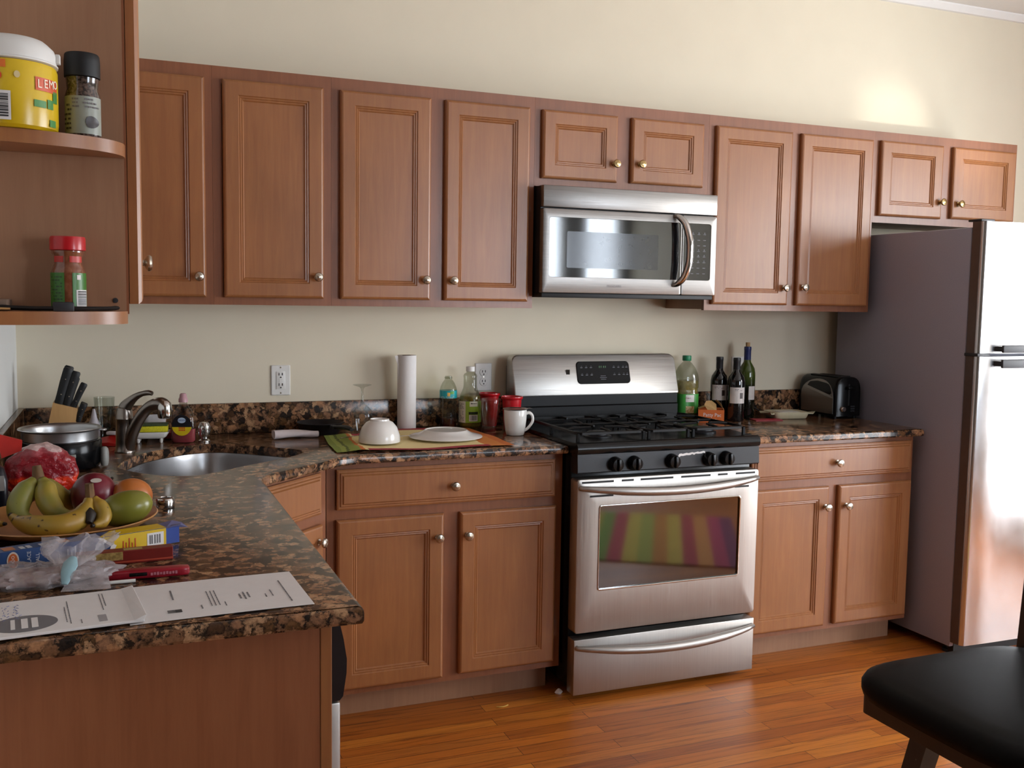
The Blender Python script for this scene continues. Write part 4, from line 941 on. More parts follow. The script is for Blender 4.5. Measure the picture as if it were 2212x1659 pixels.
for r_, z in prof:
    fl = .035 if .02 < z < .112 else 0
    rg.append([(r_*(1+fl*math.cos(9*2*PI*j/72))*math.cos(2*PI*j/72), r_*(1+fl*math.cos(9*2*PI*j/72))*math.sin(2*PI*j/72), z) for j in range(72)])
MB().loft(rg[:-1], True, True).build('glass', M['glass'], t, angle=70)
t = thing('coffee_mug', 'white mug with a steel strainer on top at the counter end by the stove', 'mug', (-.083, -.348, ZP))
MB().lathe([(.030, 0), (.0335, .002), (.038, .02), (.0425, .06), (.0435, .094), (.0425, .0965), (.0408, .094), (.039, .06), (.034, .02), (.026, .008), (0, .007)], (0,0,0), 40).build('mug', M['white'], t, angle=50)
MB().tube(smooth_curve([(.040, -.004, .080), (.054, -.006, .083), (.066, -.008, .072), (.068, -.008, .052), (.058, -.007, .034), (.046, -.006, .022), (.036, -.004, .016)], 5), .0052, 10, flat=1.3).build('handle', M['white'], t, angle=80)
s_ = thing('tea_strainer', 'round steel tea strainer resting on the rim of the white mug', 'strainer', (-.083, -.348, ZP+.0970))
MB().lathe([(.047, .001), (.0475, .0025), (.045, .004), (.036, .0035), (.033, -.001), (.03, -.014), (0, -.016), (0, -.0145), (.0285, -.0125), (.0335, .0005)], (0,0,0), 36).build('basket', M['faucet'], s_, angle=60)
MB().tube([(.044, -.006, .0025), (.056, -.010, .0035), (.064, -.012, .001)], [.008, .0075, .004], 8, flat=.2, up=(0,0,1)).build('tab', M['faucet'], s_)

# ------------------------------------------------------------------ right counter things
t = thing('oil_jug', 'large clear oil jug with a green cap beside the stove', 'jug', (.832, -.076, ZP)); a = face(.832, -.076)
def sq(k, z, n=3.2): return [(x, y, z) for x, y in sup(k*.92, k*.86, n, 40)]
MB().loft([sq(.046, 0), sq(.052, .005), sq(.0535, .03), sq(.0535, .118), sq(.050, .124), sq(.050, .134), sq(.0535, .14), sq(.0535, .176), sq(.050, .200, 2.8), sq(.040, .225, 2.3), sq(.026, .243, 2), sq(.0175, .250, 2), sq(.0165, .262, 2)], True, False).build('bottle', M['pet'], t, angle=60)
M['oil2'] = film('pale cooking oil', '#b09a50', .45, .1)
MB().loft([sq(.045, .002), sq(.0515, .01), sq(.0515, .118), sq(.0485, .125), sq(.0485, .133), sq(.0515, .14), sq(.0515, .168), sq(.0, .1685)]).build('oil', M['oil2'], t, angle=60)
MB().lathe([(.0185, .2545), (.0195, .256), (.0195, .274), (.018, .277), (0, .2775)], (0,0,0), 28).build('cap', col('#1d7a54', .4), t)
b_ = MB(); 
lbm = MB().loft([sq(.0542, .028), sq(.0542, .112)], False, False).build('label', col('#3d8f3a', .35), t)
fx = Vector((math.cos(a), math.sin(a), 0)); rx = Vector((-fx.y, fx.x, 0))
def on_sq(u, z, out): 
    c_ = fx*.0545 + rx*u; return (c_.x*(1+out), c_.y*(1+out), z)
ar = [(.0556, .078), (.0556, .109)]
ar = [(.0505, .078), (.0505, .109)]
arc(ar, a+.15, .62, col('#d9d6cf', .4), lbm, 'white_panel', 12, .0015); arc([(.0508, .030), (.0508, .060)], a+.1, .7, speck('food picture print', '#a3823f', '#d8c79a', 140, .4), lbm, 'food_picture', 12, .001)
for i, ch in enumerate('Select'):
    aa = a-.12+i*.105; n_ = Vector((math.cos(aa), math.sin(aa), 0)); text('letter', ch, .0115, col('#8c3550'), lbm, tuple(n_*.0528 + Vector((0,0,.096))), (-n_.y, n_.x, 0), (0,0,1))

pb = thing('patty_box', 'open orange cardboard food box with tan flaps in front of the oil jug', 'box', (.866, -.2265, ZP), math.atan2(-.0575, .0920))
bw, bd, bh = .054, .10, .054
q = MB(); th = .0015
q.box(-bw, bw, 0, th, 0, bh); q.box(-bw, bw, bd-th, bd, 0, bh); q.box(-bw, -bw+th, th, bd-th, 0, bh); q.box(bw-th, bw, th, bd-th, 0, bh); q.box(-bw+th, bw-th, th, bd-th, 0, th)
ob = q.build('carton', col('#c4622a', .55), pb, smooth=False)
text('lettering', 'Patty Pac', .0215, M['paper'], ob, (.004, 0, .032), (1,0,0), (0,0,1), .95); w = MB()
for i in range(8): w.box(-.021+.0055*i, -.0172+.0055*i, -.0006, -.0001, .0105, .0145+.0006*(i % 3))
w.build('small_print', M['paper'], ob, smooth=False)
text('lettering', 'Patty Pac', .022, col('#b98a76'), ob, (-bw, .05, .032), (0,-1,0), (0,0,1))
def flap(pts, name='flap'): 
    return MB().loft([pts, [(x, y+.001, z+.001) for x, y, z in pts]]).build(name, col('#b08d5c', .7), pb, smooth=False)
flap([(-.016, .001, bh-.001), (.022, .001, bh-.001), (.020, .020, bh+.022), (.0, .035, bh+.036), (-.022, .030, bh+.034), (-.030, .012, bh+.02)])
flap([(.052, .055, bh-.001), (.052, .012, bh-.001), (.040, .012, bh+.026), (.022, .03, bh+.041), (.016, .05, bh+.036)])
flap([(-.053, .03, bh-.001), (-.053, .095, bh-.001), (-.026, .09, bh+.010), (-.018, .04, bh+.012)])
wine_prof = [(.030, .003), (.0355, .0), (.0370, .004), (.0372, .165), (.0368, .18), (.033, .20), (.024, .215), (.0165, .226), (.0145, .24), (.0142, .287)]
M['wine_dark'] = plain('dark wine bottle glass', '#0b0a0b', .06, noise=.1, coat=.5)
M['wine_green'] = two_tone('green wine bottle glass', '#070a05', '#3d4a1c', 2, .42, .60, rough=.06)
def bottle(x, y, label, glassm, capc, labs, h=.287, cork=False, open_=False):
    t = thing('wine_bottle', label, 'bottle', (x, y, ZP), 0, 'wine bottles'); a = face(x, y)
    pr2 = [(r, z*h/.287) for r, z in wine_prof]
    MB().lathe(pr2 + [(.0, h)], (0,0,0), 36).build('glass', glassm, t, angle=60)
    MB().lathe([(.0153, h*.78), (.0153, h-.016), (.0160, h-.014), (.0160, h-.004), (.0150, h+.001), (0, h+.0012)], (0,0,0), 28).build('foil', capc, t)
    for z0, z1, ac, half in labs:
        l = arc([(.0374, z0), (.0374, z1)], a+ac, half, col('#c5bdb8', .5), t); 
        if half > .7:
            arc([(.0378, z0+(z1-z0)*.30), (.0378, z0+(z1-z0)*.66)], a+ac+half*.45, .19, col('#3a2b28'), l, 'dark_emblem'); marks(l, a+ac-.05, .0374, z1-.016, z1-.006, .55, 2, M['ink'], seed=int(z0*1000)+int(x*100))
    if cork: MB().lathe([(.0095, h+.0015), (.0102, h+.018), (.0095, h+.0195), (0, h+.02)], (0,0,0), 18).build('cork', col('#a98a62', .8), t)
    return t
bottle(.9735, -.118, 'dark wine bottle standing behind the orange food box', M['wine_dark'], col('#17171b', .45), [(.085, .152, .1, .95)], .272)
bottle(1.0095, -.1945, 'dark wine bottle with the full white label, between two other bottles', M['wine_dark'], col('#15151a', .45), [(.078, .147, .22, .95)], .272)
bottle(1.1265, -.105, 'green wine bottle with blue foil and a cork in its neck', M['wine_green'], col('#1d2a5c', .4), [(.082, .142, .72, .45), (.10, .165, -1.25, .45)], .315, True)
t = thing('power_plug', 'black plug with hanging cord in the half hidden outlet behind the bottles', 'plug', (1.150, -.0096, 1.1135))
MB().loft([[(x, -d, z) for x, z in rrect(-.012*k, .012*k, -.010*k, .010*k, .004*k)] for d, k in ((0, 1), (.018, 1), (.028, .6), (.034, .35))]).build('plug', M['black_matte'], t)
MB().tube(smooth_curve([(0, -.034, 0), (.010, -.045, -.004), (.024, -.040, -.035), (.030, -.030, -.09), (.05, -.029, -.15), (.11, -.028, -.19), (.17, -.032, -.1985), (.25, -.028, -.1985)], 5), .003, 8).build('cord', M['black_matte'], t)
tag(MB().loft([[(x, y, z) for x, y in ((-.075, -.03), (.055, -.045), (.075, .01), (-.06, .04))] for z in (0, .0025)]).build('red_envelope', col('#9c2230', .5), smooth=False, loc=(1.165, -.205, ZP)), 'red paper sleeve lying on the counter in front of the green bottle', 'envelope')
t = thing('wrapped_tray', 'cream plastic wrapped food package lying in front of the toaster', 'package', (1.305, -.158, ZP), -.10)
MB().loft([[(x*k, y*k, z) for x, y in sup(.088, .060, 7, 40)] for k, z in ((.86, 0), (.90, .002), (1.0, .024), (1.0, .028), (.96, .0295), (.90, .027))] + [[(x*.5, y*.5, .0265) for x, y in sup(.088, .060, 7, 40)]]).build('package', col('#bdb294', .4), t, angle=50)
for sx in (-1, 1):
    MB().loft([[(sx*.084, -.045, .02), (sx*.084, .045, .02), (sx*.084, .045, .026), (sx*.084, -.045, .026)], [(sx*.105, -.052, .020), (sx*.105, .052, .024), (sx*.105, .052, .026), (sx*.105, -.052, .022)], [(sx*.112, -.056, .030), (sx*.112, .03, .018), (sx*.112, .03, .020), (sx*.112, -.056, .032)]]).build('wrapper_end', col('#c4bb9c', .4), t, angle=60)
MB().box(-.05, .05, -.035, .035, .0268, .0285, .0005).build('label', col('#cfcbc2', .6), t)
# toaster: long brushed side towards the stove, black end with lever towards the room
t = thing('toaster', 'black and brushed steel toaster standing beside the fridge', 'toaster', (1.545, -.155, ZP), .04)
def tp(w, k=1, zb=.012): 
    pts = [(-w, zb), (w, zb)]
    for i in range(13):
        a = PI*i/12; pts.append((w*math.copysign(abs(math.cos(a))**.6, math.cos(a)), .11 + (.188-.11)*k*math.sin(a)**.75))
    return pts
prof = tp(.072)
MB().loft([[(x, y, z) for x, z in tp(.072*s, s, .012)] for y, s in ((-.122, .93), (-.118, .98), (-.105, 1), (.105, 1), (.118, .98), (.122, .93))]).build('housing', M['black'], t, angle=50)
sidep = [(-.105, .022), (.100, .022), (.104, .09)] + [(.104*math.cos(PI*i/14)**1 , .09+.082*math.sin(PI*i/14)**.8) for i in range(1, 14)] + [(-.105, .09)]
M['toaster_steel'] = steel('smoky toaster steel', '#8d8783', .42, (2, 2, 120), .08)
MB().loft([[(-.0725 + dx + (0 if z < .11 else .022*((z-.11)/.078)**2), y, z) for y, z in sidep] for dx in (0, -.0022)]).build('side_plate', M['toaster_steel'], t, smooth=False)
for x in (-.028, .028): MB().box(x-.011, x+.011, -.085, .085, .1845, .1885).build('bread_slot', M['black_matte'], t, smooth=False)
MB().box(-.004, .004, -.1235, -.1205, .06, .155).build('lever_track', M['black_matte'], t, smooth=False)
MB().box(-.022, .022, -.145, -.1215, .132, .146, .005).build('lever', M['black'], t)
MB().lathe([(.0145, .120), (.0145, .126), (.012, .134), (.010, .137), (0, .1375)], (-.036, 0, .045), 22, '-y').build('browning_knob', M['chrome'], t)
bt = MB()
for z in (.035, .045, .055): bt.box(.012, .034, -.1255, -.121, z-.003, z+.003)
bt.build('buttons', M['dark_grey'], t, smooth=False)
for x, y in ((-.055, -.1), (.055, -.1), (-.055, .1), (.055, .1)): MB().lathe([(.007, 0), (.007, .0125)], (x, y, 0), 10).build('foot', M['black_matte'], t)

# ------------------------------------------------------------------ peninsula things
pl = thing('fruit_plate', 'shallow round wooden fruit plate on the left counter', 'plate', (-1.582, -1.452, ZP))
MB().lathe([(0, .0), (.11, .0), (.125, .002), (.165, .013), (.186, .025), (.1895, .0285), (.1875, .0305), (.182, .0275), (.16, .0165), (.12, .0075), (.0, .006)], (0,0,0), 64).build('plate', M['bamboo'], pl, angle=60)
BY = banana_mat('ripe yellow banana skin', '#a47c27', '#96792b', .64); BG = banana_mat('greenish banana skin', '#9b832f', '#7d7c38', .70)
M['stem'] = plain('dry banana stem', '#6b4d2c', .7, noise=.3); M['bruise'] = plain('dark banana bruise', '#20150d', .6, noise=.3)
def banana(parent, pts, r, mat, stem_r=.006, tip=True):
    P = smooth_curve(pts, 5); n = len(P); R_ = lerp_list([.42, .55, .9, 1, 1, .97, .85, .5, .28], n)
    o = MB().tube(P, [r*x for x in R_], 10, up=(.2, 0, 1)).build('banana', mat, parent, angle=80)
    if tip:
        e = Vector(P[-1]); d_ = (e - Vector(P[-2])).normalized(); MB().tube([tuple(e - d_*.001), tuple(e + d_*.006)], [r*.27, r*.2], 8).build('tip', M['bruise'], o)
    return o
# bunch one: stem up, three fingers hanging (coordinates relative to the plate centre)
b1 = thing('banana_bunch', 'bunch of greenish yellow bananas standing stem up on the fruit plate', 'bananas', (-1.582, -1.452, ZP))
MB().tube([(-.053, .012, .139), (-.051, .010, .122), (-.049, .008, .108)], [.0085, .0115, .0125], 10).build('stem', M['stem'], b1)
banana(b1, [(-.056, .006, .110), (-.070, -.004, .094), (-.086, -.026, .066), (-.082, -.046, .044), (-.050, -.060, .032)], .0235, BG)
banana(b1, [(-.044, .004, .110), (-.036, -.008, .094), (-.031, -.028, .070), (-.012, -.052, .048), (.020, -.066, .042)], .0235, BG)
banana(b1, [(-.047, .014, .108), (-.036, .024, .092), (-.014, .038, .068), (.008, .062, .045), (.018, .088, .038)], .021, BG)
b2 = thing('banana_bunch', 'pair of ripe spotted bananas with a dark bruise at the front of the fruit plate', 'bananas', (-1.582, -1.452, ZP))
MB().tube([(.052, -.098, .114), (.053, -.098, .098), (.054, -.099, .080)], [.0085, .009, .0095], 8).build('stem', M['stem'], b2)
banana(b2, [(.051, -.101, .082), (.048, -.110, .068), (.034, -.128, .048), (.0, -.146, .040), (-.046, -.138, .041), (-.078, -.108, .044), (-.094, -.090, .054)], .0225, BY)
o = banana(b2, [(.060, -.099, .084), (.069, -.104, .070), (.078, -.114, .052), (.074, -.130, .038), (.060, -.148, .036)], .0175, BY)
MB().tube(smooth_curve([(.050, -.121, .068), (.054, -.134, .056), (.052, -.149, .042)], 3), lerp_list([.004, .0125, .006], 7), 10, flat=.9).build('bruise', M['bruise'], o)
b3 = thing('banana_bunch', 'two bananas lying behind the red fruit with their tips showing', 'bananas', (-1.582, -1.452, ZP))
MB().tube([(-.03, .128, .052), (-.022, .128, .048)], [.007, .009], 8).build('stem', M['stem'], b3)
banana(b3, [(-.024, .126, .046), (.01, .128, .044), (.05, .122, .052), (.082, .116, .072), (.093, .113, .083)], .0155, BY)
banana(b3, [(-.022, .131, .048), (.02, .145, .042), (.07, .142, .040), (.108, .122, .052), (.123, .110, .062)], .016, BY, tip=False)
b4 = thing('loose_banana', 'single banana with a blackened tip lying at the wall side of the fruit plate', 'banana', (-1.582, -1.452, ZP))
banana(b4, [(-.165, .03, .046), (-.158, .0, .038), (-.150, -.03, .034), (-.133, -.058, .034), (-.110, -.078, .036)], .0155, BY)
def fruit(name, label, c, ax, rot, mat, sticker=None):
    t = thing(name, label, 'fruit', c)
    prof = []
    for i in range(25):
        a = -PI/2 + PI*i/24; prof.append((math.cos(a)*(1+.05*math.sin(a)), math.sin(a)))
    prof[0] = (0, -1); prof[-1] = (0, 1)
    Mx = Matrix.Rotation(rot[1], 4, 'Z') @ Matrix.Rotation(rot[0], 4, 'Y') @ Matrix.Diagonal((*ax, 1))
    o = MB().lathe(prof, (0,0,0), 36, M=Mx).build('skin', mat, t, angle=90)
    return t, o
M['red_fruit'] = two_tone('dark red fruit skin', '#4c0f1c', '#6d1526', 0, .2, .8, rough=.3, noise=.3)
M['green_mango'] = two_tone('green mango skin', '#5d5a1e', '#7c7a2c', 2, .2, .9, rough=.28, noise=.3)
M['orange_mango'] = two_tone('orange mango skin', '#7a2a1c', '#b0642a', 2, .35, .95, rough=.3, noise=.5)
tf, of = fruit('red_mango', 'round dark red mango with a pale oval sticker in the middle of the fruit plate', (-1.524, -1.430, ZP+.0655), (.048, .045, .050), (.3, .2), M['red_fruit'])
n_ = Vector((.12, -.62, .78)).normalized(); rt = Vector((0,0,1)).cross(n_).normalized(); upv = n_.cross(rt)
pts = []
for i in range(20):
    p_ = n_*.0492 + rt*(.0115*math.cos(2*PI*i/20)) + upv*(.0065*math.sin(2*PI*i/20)); pts.append(tuple(p_*(1.0)))
MB().add(pts + [tuple(n_*.0500)], [(i, (i+1) % 20, 20) for i in range(20)]).build('sticker', col('#b5aaa0', .5), of)
fruit('green_mango', 'smooth green mango at the rounded front edge of the fruit plate', (-1.461, -1.532, ZP+.0525), (.057, .0385, .037), (-.25, -.1), M['green_mango'])
fruit('orange_mango', 'orange blushed mango lying between the green mango and the red one', (-1.446, -1.438, ZP+.0590), (.044, .037, .041), (.2, .3), M['orange_mango'])

# red bread bag
def crinkle(p, f, a, seed=0):
    q = Vector(p)*f + Vector((seed, seed*.7, seed*1.3))
    return a*(abs(mnoise.noise(q)) - .25 + .5*abs(mnoise.noise(q*2.3)) - .12)
def bag():
    g = MB(); n, mth = 96, 40; rings = []
    for i in range(mth+1):
        ph = -PI/2 + PI*i/mth; ring = []
        for j in range(n):
            th = 2*PI*j/n; c = abs(math.cos(ph)); e = .62
            x = .086*math.copysign(abs(math.cos(th))**e, math.cos(th))*c**.62; y = .046*math.copysign(abs(math.sin(th))**e, math.sin(th))*c**.7
            z = .066 + .066*math.copysign(abs(math.sin(ph))**.8, math.sin(ph))
            if z > .06: z = z*(1-.30*(x/.088)**2)
            k = 1 + crinkle((x, y, z), 34, .17, 3)
            ring.append((x*k, y*k, max(.0, z*(1+.35*(k-1)))))
        rings.append(ring)
    return g.loft(rings)
t = thing('bread_bag', 'crinkled red and orange plastic food bag between fruit plate and cooker', 'bag', (-1.655, -1.045, ZP), .05)
M['bag_red'] = two_tone('red plastic bag print', '#c22a12', '#8f1824', 2, .40, .55, rough=.3, noise=.15)
_t = M['bag_red'].node_tree; 
bagm = NT('crinkled red bag'); sx = bagm.n('ShaderNodeSeparateXYZ'); tc = bagm.n('ShaderNodeTexCoord'); bagm.l(tc.outputs['Generated'], sx.inputs[0])
no = bagm.n('ShaderNodeTexNoise', Scale=5., Detail=5.); bagm.l(tc.outputs['Generated'], no.inputs['Vector']); ma = bagm.n('ShaderNodeMath', operation='MULTIPLY_ADD'); bagm.l(no.outputs['Fac'], ma.inputs[0]); ma.inputs[1].default_value = .25; bagm.l(sx.outputs[2], ma.inputs[2])
rr = bagm.ramp(ma.outputs[0], [(.30, lin('#a81c0d')), (.47, lin('#c8300f')), (.54, lin('#7c0f1a')), (.90, lin('#84141f')), (.99, lin('#a8555a')), (1.06, lin('#c9aaa6'))]); bagm.l(rr.outputs['Color'], bagm.b.inputs['Base Color']); bagm.b.inputs['Roughness'].default_value = .28; bagm.bump(no.outputs['Fac'], .7, .015)
bag().build('bag', bagm.m, t, angle=45)
MB().loft([[(-.085, -.015, .100), (-.040, -.02, .118), (-.042, -.012, .121), (-.087, -.005, .104)], [(-.094, -.01, .160), (-.038, -.01, .142), (-.040, -.004, .143), (-.094, -.004, .161)]]).build('bag_end', col('#b01c12', .3), t, angle=60)
t = thing('dark_packet', 'dark packet with a small pale label at the wall beside the red bag', 'packet', (-1.745, -1.205, ZP), .1)
MB().loft([[(x*k, y*k, z) for x, y in sup(.032, .028, 4, 24)] for k, z in ((.9, 0), (1, .006), (1.0, .07), (.8, .098), (.35, .11))]).build('packet', col('#15151d', .3), t, angle=50)
MB().box(-.012, .024, -.0295, -.0285, .05, .085).build('label', col('#8f8a86', .5), t, smooth=False)
t = thing('jar_lid', 'small chrome ring lid lying on the open counter right of the fruit plate', 'lid', (-1.370, -1.292, ZP))
MB().lathe([(.0205, 0), (.0215, .002), (.0215, .020), (.0195, .0235), (.016, .0245), (.015, .022), (0, .0215)], (0,0,0), 32).build('ring', M['chrome'], t)
MB().lathe([(.0148, .0216), (.014, .0225), (0, .0225)], (0,0,0), 24).build('dark_top', M['dark_grey'], t)

# long blue food wrap box
wb = thing('wrap_box', 'long blue and yellow kitchen bag box in front of the fruit plate', 'box', (-1.385, -1.667, ZP), math.atan2(.116, .293))
L = .335; D_ = .042; H_ = .0365
# local x runs to the left end (-L) .. 0 at the right end ; y 0 = front
MB().box(-L, 0, 0, D_, 0, H_, .0008, 1).build('carton', col('#23406f', .4), wb, smooth=False)
yl = MB(); yl.loft([[(x, -.0006, z) for x, z in ((-.112, .001), (-.0005, .001), (-.0005, H_-.001), (-.135, H_-.001), (-.106, H_*.45))], [(x, -.0001, z) for x, z in ((-.112, .001), (-.0005, .001), (-.0005, H_-.001), (-.135, H_-.001), (-.106, H_*.45))]])
yf_ = yl.build('yellow_front', col('#cfaa14', .4), wb, smooth=False)
MB().loft([[(x, y, H_+.0006) for x, y in ((-.135, 0), (-.0005, 0), (-.0005, D_-.001), (-.098, D_-.001))], [(x, y, H_+.0001) for x, y in ((-.135, 0), (-.0005, 0), (-.0005, D_-.001), (-.098, D_-.001))]]).build('yellow_top', col('#cfaa14', .4), wb, smooth=False)
MB().loft([[(x, -.001, z) for x, z in ((-.137, H_-.001), (-.131, H_-.001), (-.101, H_*.45), (-.109, .001), (-.118, .001), (-.112, H_*.45))], [(x, -.0007, z) for x, z in ((-.137, H_-.001), (-.131, H_-.001), (-.101, H_*.45), (-.109, .001), (-.118, .001), (-.112, H_*.45))]]).build('white_edge', M['paper'], wb, smooth=False)
MB().box(-.040, -.006, -.0012, -.0007, .004, .030).build('white_panel', M['paper'], yf_, smooth=False)
w = MB()
for x, h in ((-.088, .018), (-.082, .014), (-.076, .022), (-.070, .012), (-.064, .020)): w.box(x-.001, x+.001, -.0012, -.0007, .005, .005+h)
w.build('red_print', col('#b8431c'), yf_, smooth=False)
w = MB()
for x in (-.034, -.030, -.024, -.019, -.014): w.box(x-.0012, x+.0012, -.0017, -.0012, .008, .026)
w.build('grey_print', M['ink'], yf_, smooth=False)
def blue_text(s, x, size, z=H_/2, c='#c4c4c8'): return text('lettering', s, size, col(c), wb, (x, -.0001, z), (0, 0, 1), (-1, 0, 0), 1, lift=.0006)
blue_text('PLACE', -.262, .0095); blue_text('ALL', -.247, .0095); blue_text('LINES', -.224, .0120)
w = MB()
for x_, h_ in ((-.193, .016), (-.186, .010), (-.179, .020)): w.box(x_-.0012, x_+.0012, -.0006, -.0001, .008, .008+h_)
w.build('small_print', col('#9fa3b4'), wb, smooth=False)
for cy_, fy in ((0, True),):
    ov = MB().loft([[(-.290+.0105*math.cos(2*PI*i/24), -.0006, H_/2+.0165*math.sin(2*PI*i/24)) for i in range(24)], [(-.290+.0105*math.cos(2*PI*i/24), -.0001, H_/2+.0165*math.sin(2*PI*i/24)) for i in range(24)]]).build('logo_oval', col('#c7b9ae'), wb, smooth=False)
    MB().loft([[(-.290+.008*math.cos(2*PI*i/24), -.0011, H_/2+.0135*math.sin(2*PI*i/24)) for i in range(24)], [(-.290+.008*math.cos(2*PI*i/24), -.0006, H_/2+.0135*math.sin(2*PI*i/24)) for i in range(24)]]).build('orange_oval', col('#b5561f'), ov, smooth=False)
    text('logo_lettering', 'OOO', .008, M['paper'], ov, (-.290, -.0012, H_/2), (0,0,1), (-1,0,0), 1)
w = MB()
for x in (-.270, -.258, -.235, -.225): w.box(x-.004, x+.004, .006, .024, H_+.0001, H_+.0006)
w.build('white_print', col('#b9b9bd'), wb, smooth=False)
w = MB(); w.box(-.302, -.282, .008, .032, H_+.0001, H_+.0006); w.box(-.205, -.185, .008, .03, H_+.0001, H_+.0006); w.build('orange_print', col('#a9673a'), wb, smooth=False)
MB().box(.0004, .028, .0012, .0022, .002, H_-.002).build('end_flap', col('#1c3a8a', .4), wb, smooth=False)
MB().loft([[(.0004, 0, H_), (.0004, D_, H_), (.030, D_-.004, H_+.004), (.048, D_-.008, H_-.002), (.050, .008, H_-.008), (.030, 0, H_+.002)], [(.0004, 0, H_-.0007), (.0004, D_, H_-.0007), (.030, D_-.004, H_+.0033), (.048, D_-.008, H_-.0027), (.050, .008, H_-.0087), (.030, 0, H_+.0013)]]).build('top_flap', col('#5b5c84', .5), wb, smooth=False)
rb_ = thing('red_carton', 'dark red carton with a gold panel lying behind the red lighter', 'box', (-1.378, -1.786, ZP), .075)
MB().box(-.17, 0, 0, .026, 0, .0255, .001, 1).build('carton', col('#6f1d17', .35), rb_, smooth=False)
MB().box(-.165, -.090, -.0006, .0005, .009, .0245).build('gold_panel', speck('gold food print', '#7d6231', '#a5884e', 160, .4), rb_, smooth=False)
MB().box(-.088, -.055, .004, .018, .0256, .0262).build('gold_print', col('#a08a52', .4), rb_, smooth=False)
MB().box(-.17, 0, -.0006, -.0001, .0035, .006).build('red_line', col('#a5402a', .4), rb_, smooth=False)
t = thing('utility_lighter', 'red utility lighter with a black window lying beside the papers', 'lighter', (-1.43, -1.896, ZP), -.03)
MB().loft([[(x, y, z) for y, z in rrect(-.0125*k, .0125*k, .0085-.0085*k, .0085+.0085*k, .005*k)] for x, k in ((-.09, .8), (-.086, 1), (.06, .95), (.072, .85), (.0745, .55))]).build('body', col('#8d1424', .3), t, angle=60)
MB().box(-.028, .002, -.0131, -.011, .006, .0125, .001).build('window', M['black'], t)
w = MB()
for i in range(9): w.box(.008+.0052*i, .0118+.0052*i, -.0132, -.0124, .0062+.0006*(i % 2), .0108+.0005*(i % 3))
w.build('pink_print', col('#b06a76'), t, smooth=False)
tag(MB().tube([(-.033, 0, .0032), (.020, .001, .0032)], .0032, 10).build('plastic_stick', M['white_plastic'], loc=(-1.468, -1.9235, ZP)), 'short white plastic stick lying between plastic bag and papers', 'stick')
# plastic bag with knot
t = thing('plastic_bag', 'clear plastic bag of meat slices closed with a pale blue twist tie', 'bag', (-1.607, -1.884, ZP))
def lump(ax, ay, az, seed, k=.06, n=40, m_=14, dz=0):
    g = MB(); rd = random.Random(seed); ph = [rd.uniform(0, 6) for _ in range(6)]; rings = []
    for i in range(m_+1):
        p_ = -PI/2 + PI*i/m_; ring = []
        for j in range(n):
            th = 2*PI*j/n; c = math.cos(p_); w_ = 1 + k*math.sin(3*th+ph[0]+2*p_) + k*.7*math.sin(7*th+ph[1]-3*p_) + k*.5*math.sin(13*th+ph[2])
            ring.append((ax*math.cos(th)*c**.7*w_ if c > 0 else 0, ay*math.sin(th)*c**.7*w_ if c > 0 else 0, max(dz, dz+az*(1+math.sin(p_))*(1+k*math.sin(4*th+ph[3])))))
        rings.append(ring)
    return g.loft(rings)
M['meat'] = speck('pinkish meat slices', '#7c4f4a', '#a58a7c', 60, .5)
lump(.085, .042, .0125, 5, .05, dz=.002).build('meat_slices', M['meat'], t, angle=80)
M['bagfilm'] = film('clear plastic film', '#c9c0c2', .40, .16)
bf = lump(.124, .066, .0175, 9, .06, 90, 30)
bf.v = [tuple(Vector(p)*(1+crinkle(p, 38, .34, 5))) for p in bf.v]; bf.v = [(x, y, max(.0003, z)) for x, y, z in bf.v]
bf = bf.build('bag_film', M['bagfilm'], t, angle=50)
g = MB(); rings = []
for i in range(25):
    u = i/24; c_ = Vector((.050+.018*u, -.022+.030*u, .030+.044*u)); w_ = .011+.040*min(1, u*1.6)**.9; ring = []
    for j in range(90):
        a = 2*PI*j/90; f = 1 + (.05+.20*u)*math.sin(7*a+1.5*u) + .10*u*math.sin(17*a)
        p = Vector((c_.x + w_*math.cos(a)*f, c_.y + (.010+.010*u)*math.sin(a)*f, c_.z + .007*u*math.sin(5*a+1)))
        p += Vector((1, .6, .4))*crinkle(p, 55, .014*u, 8); ring.append(tuple(p))
    rings.append(ring)
g.loft(rings, False, False).build('gathered_neck', M['bagfilm'], t, angle=50)
MB().loft([[(.04, -.07, .003), (.118, -.075, .003), (.119, -.074, .0036), (.04, -.069, .0036)], [(.07, .02, .035), (.108, .0, .030), (.109, .001, .0306), (.07, .021, .0356)]]).build('bag_corner', M['bagfilm'], t, angle=60)
MB().tube(smooth_curve([(.060, -.030, .052), (.055, -.040, .042), (.050, -.052, .030), (.046, -.064, .014)], 4), lerp_list([.005, .0125, .011, .005], 13), 10, flat=.5, up=(0, -.5, 1)).build('twist_tie', col('#8fb0b8', .5), t)

# papers
pp = thing('letter_sheet', 'single printed white letter sheet lying flat near the counter corner', 'paper', (-1.3225, -2.056, ZP), math.atan2(.0115, .288))
g = MB(); nx = 20
top = [(-.142+.285*i/nx, .1035 + (.0 if i else 0), .0005 + .0012*math.sin(2.6*i/nx)) for i in range(nx+1)]
g.add([(x, y*s, z + dz) for dz in (0, .0005) for s in (-1, 1) for x, y, z in top],
      [(i, i+1, nx+2+i, nx+1+i) for i in range(nx)] + [(2*nx+2+i, 3*nx+3+i, 3*nx+4+i, 2*nx+3+i) for i in range(nx)] + [(i, 2*nx+2+i, 2*nx+3+i, i+1) for i in range(nx)] + [(nx+1+i, nx+2+i, 3*nx+4+i, 3*nx+3+i) for i in range(nx)] + [(0, nx+1, 3*nx+3, 2*nx+2), (nx, 3*nx+2, 4*nx+3, 2*nx+1)])
sh = g.build('sheet', M['paper'], pp, smooth=False)
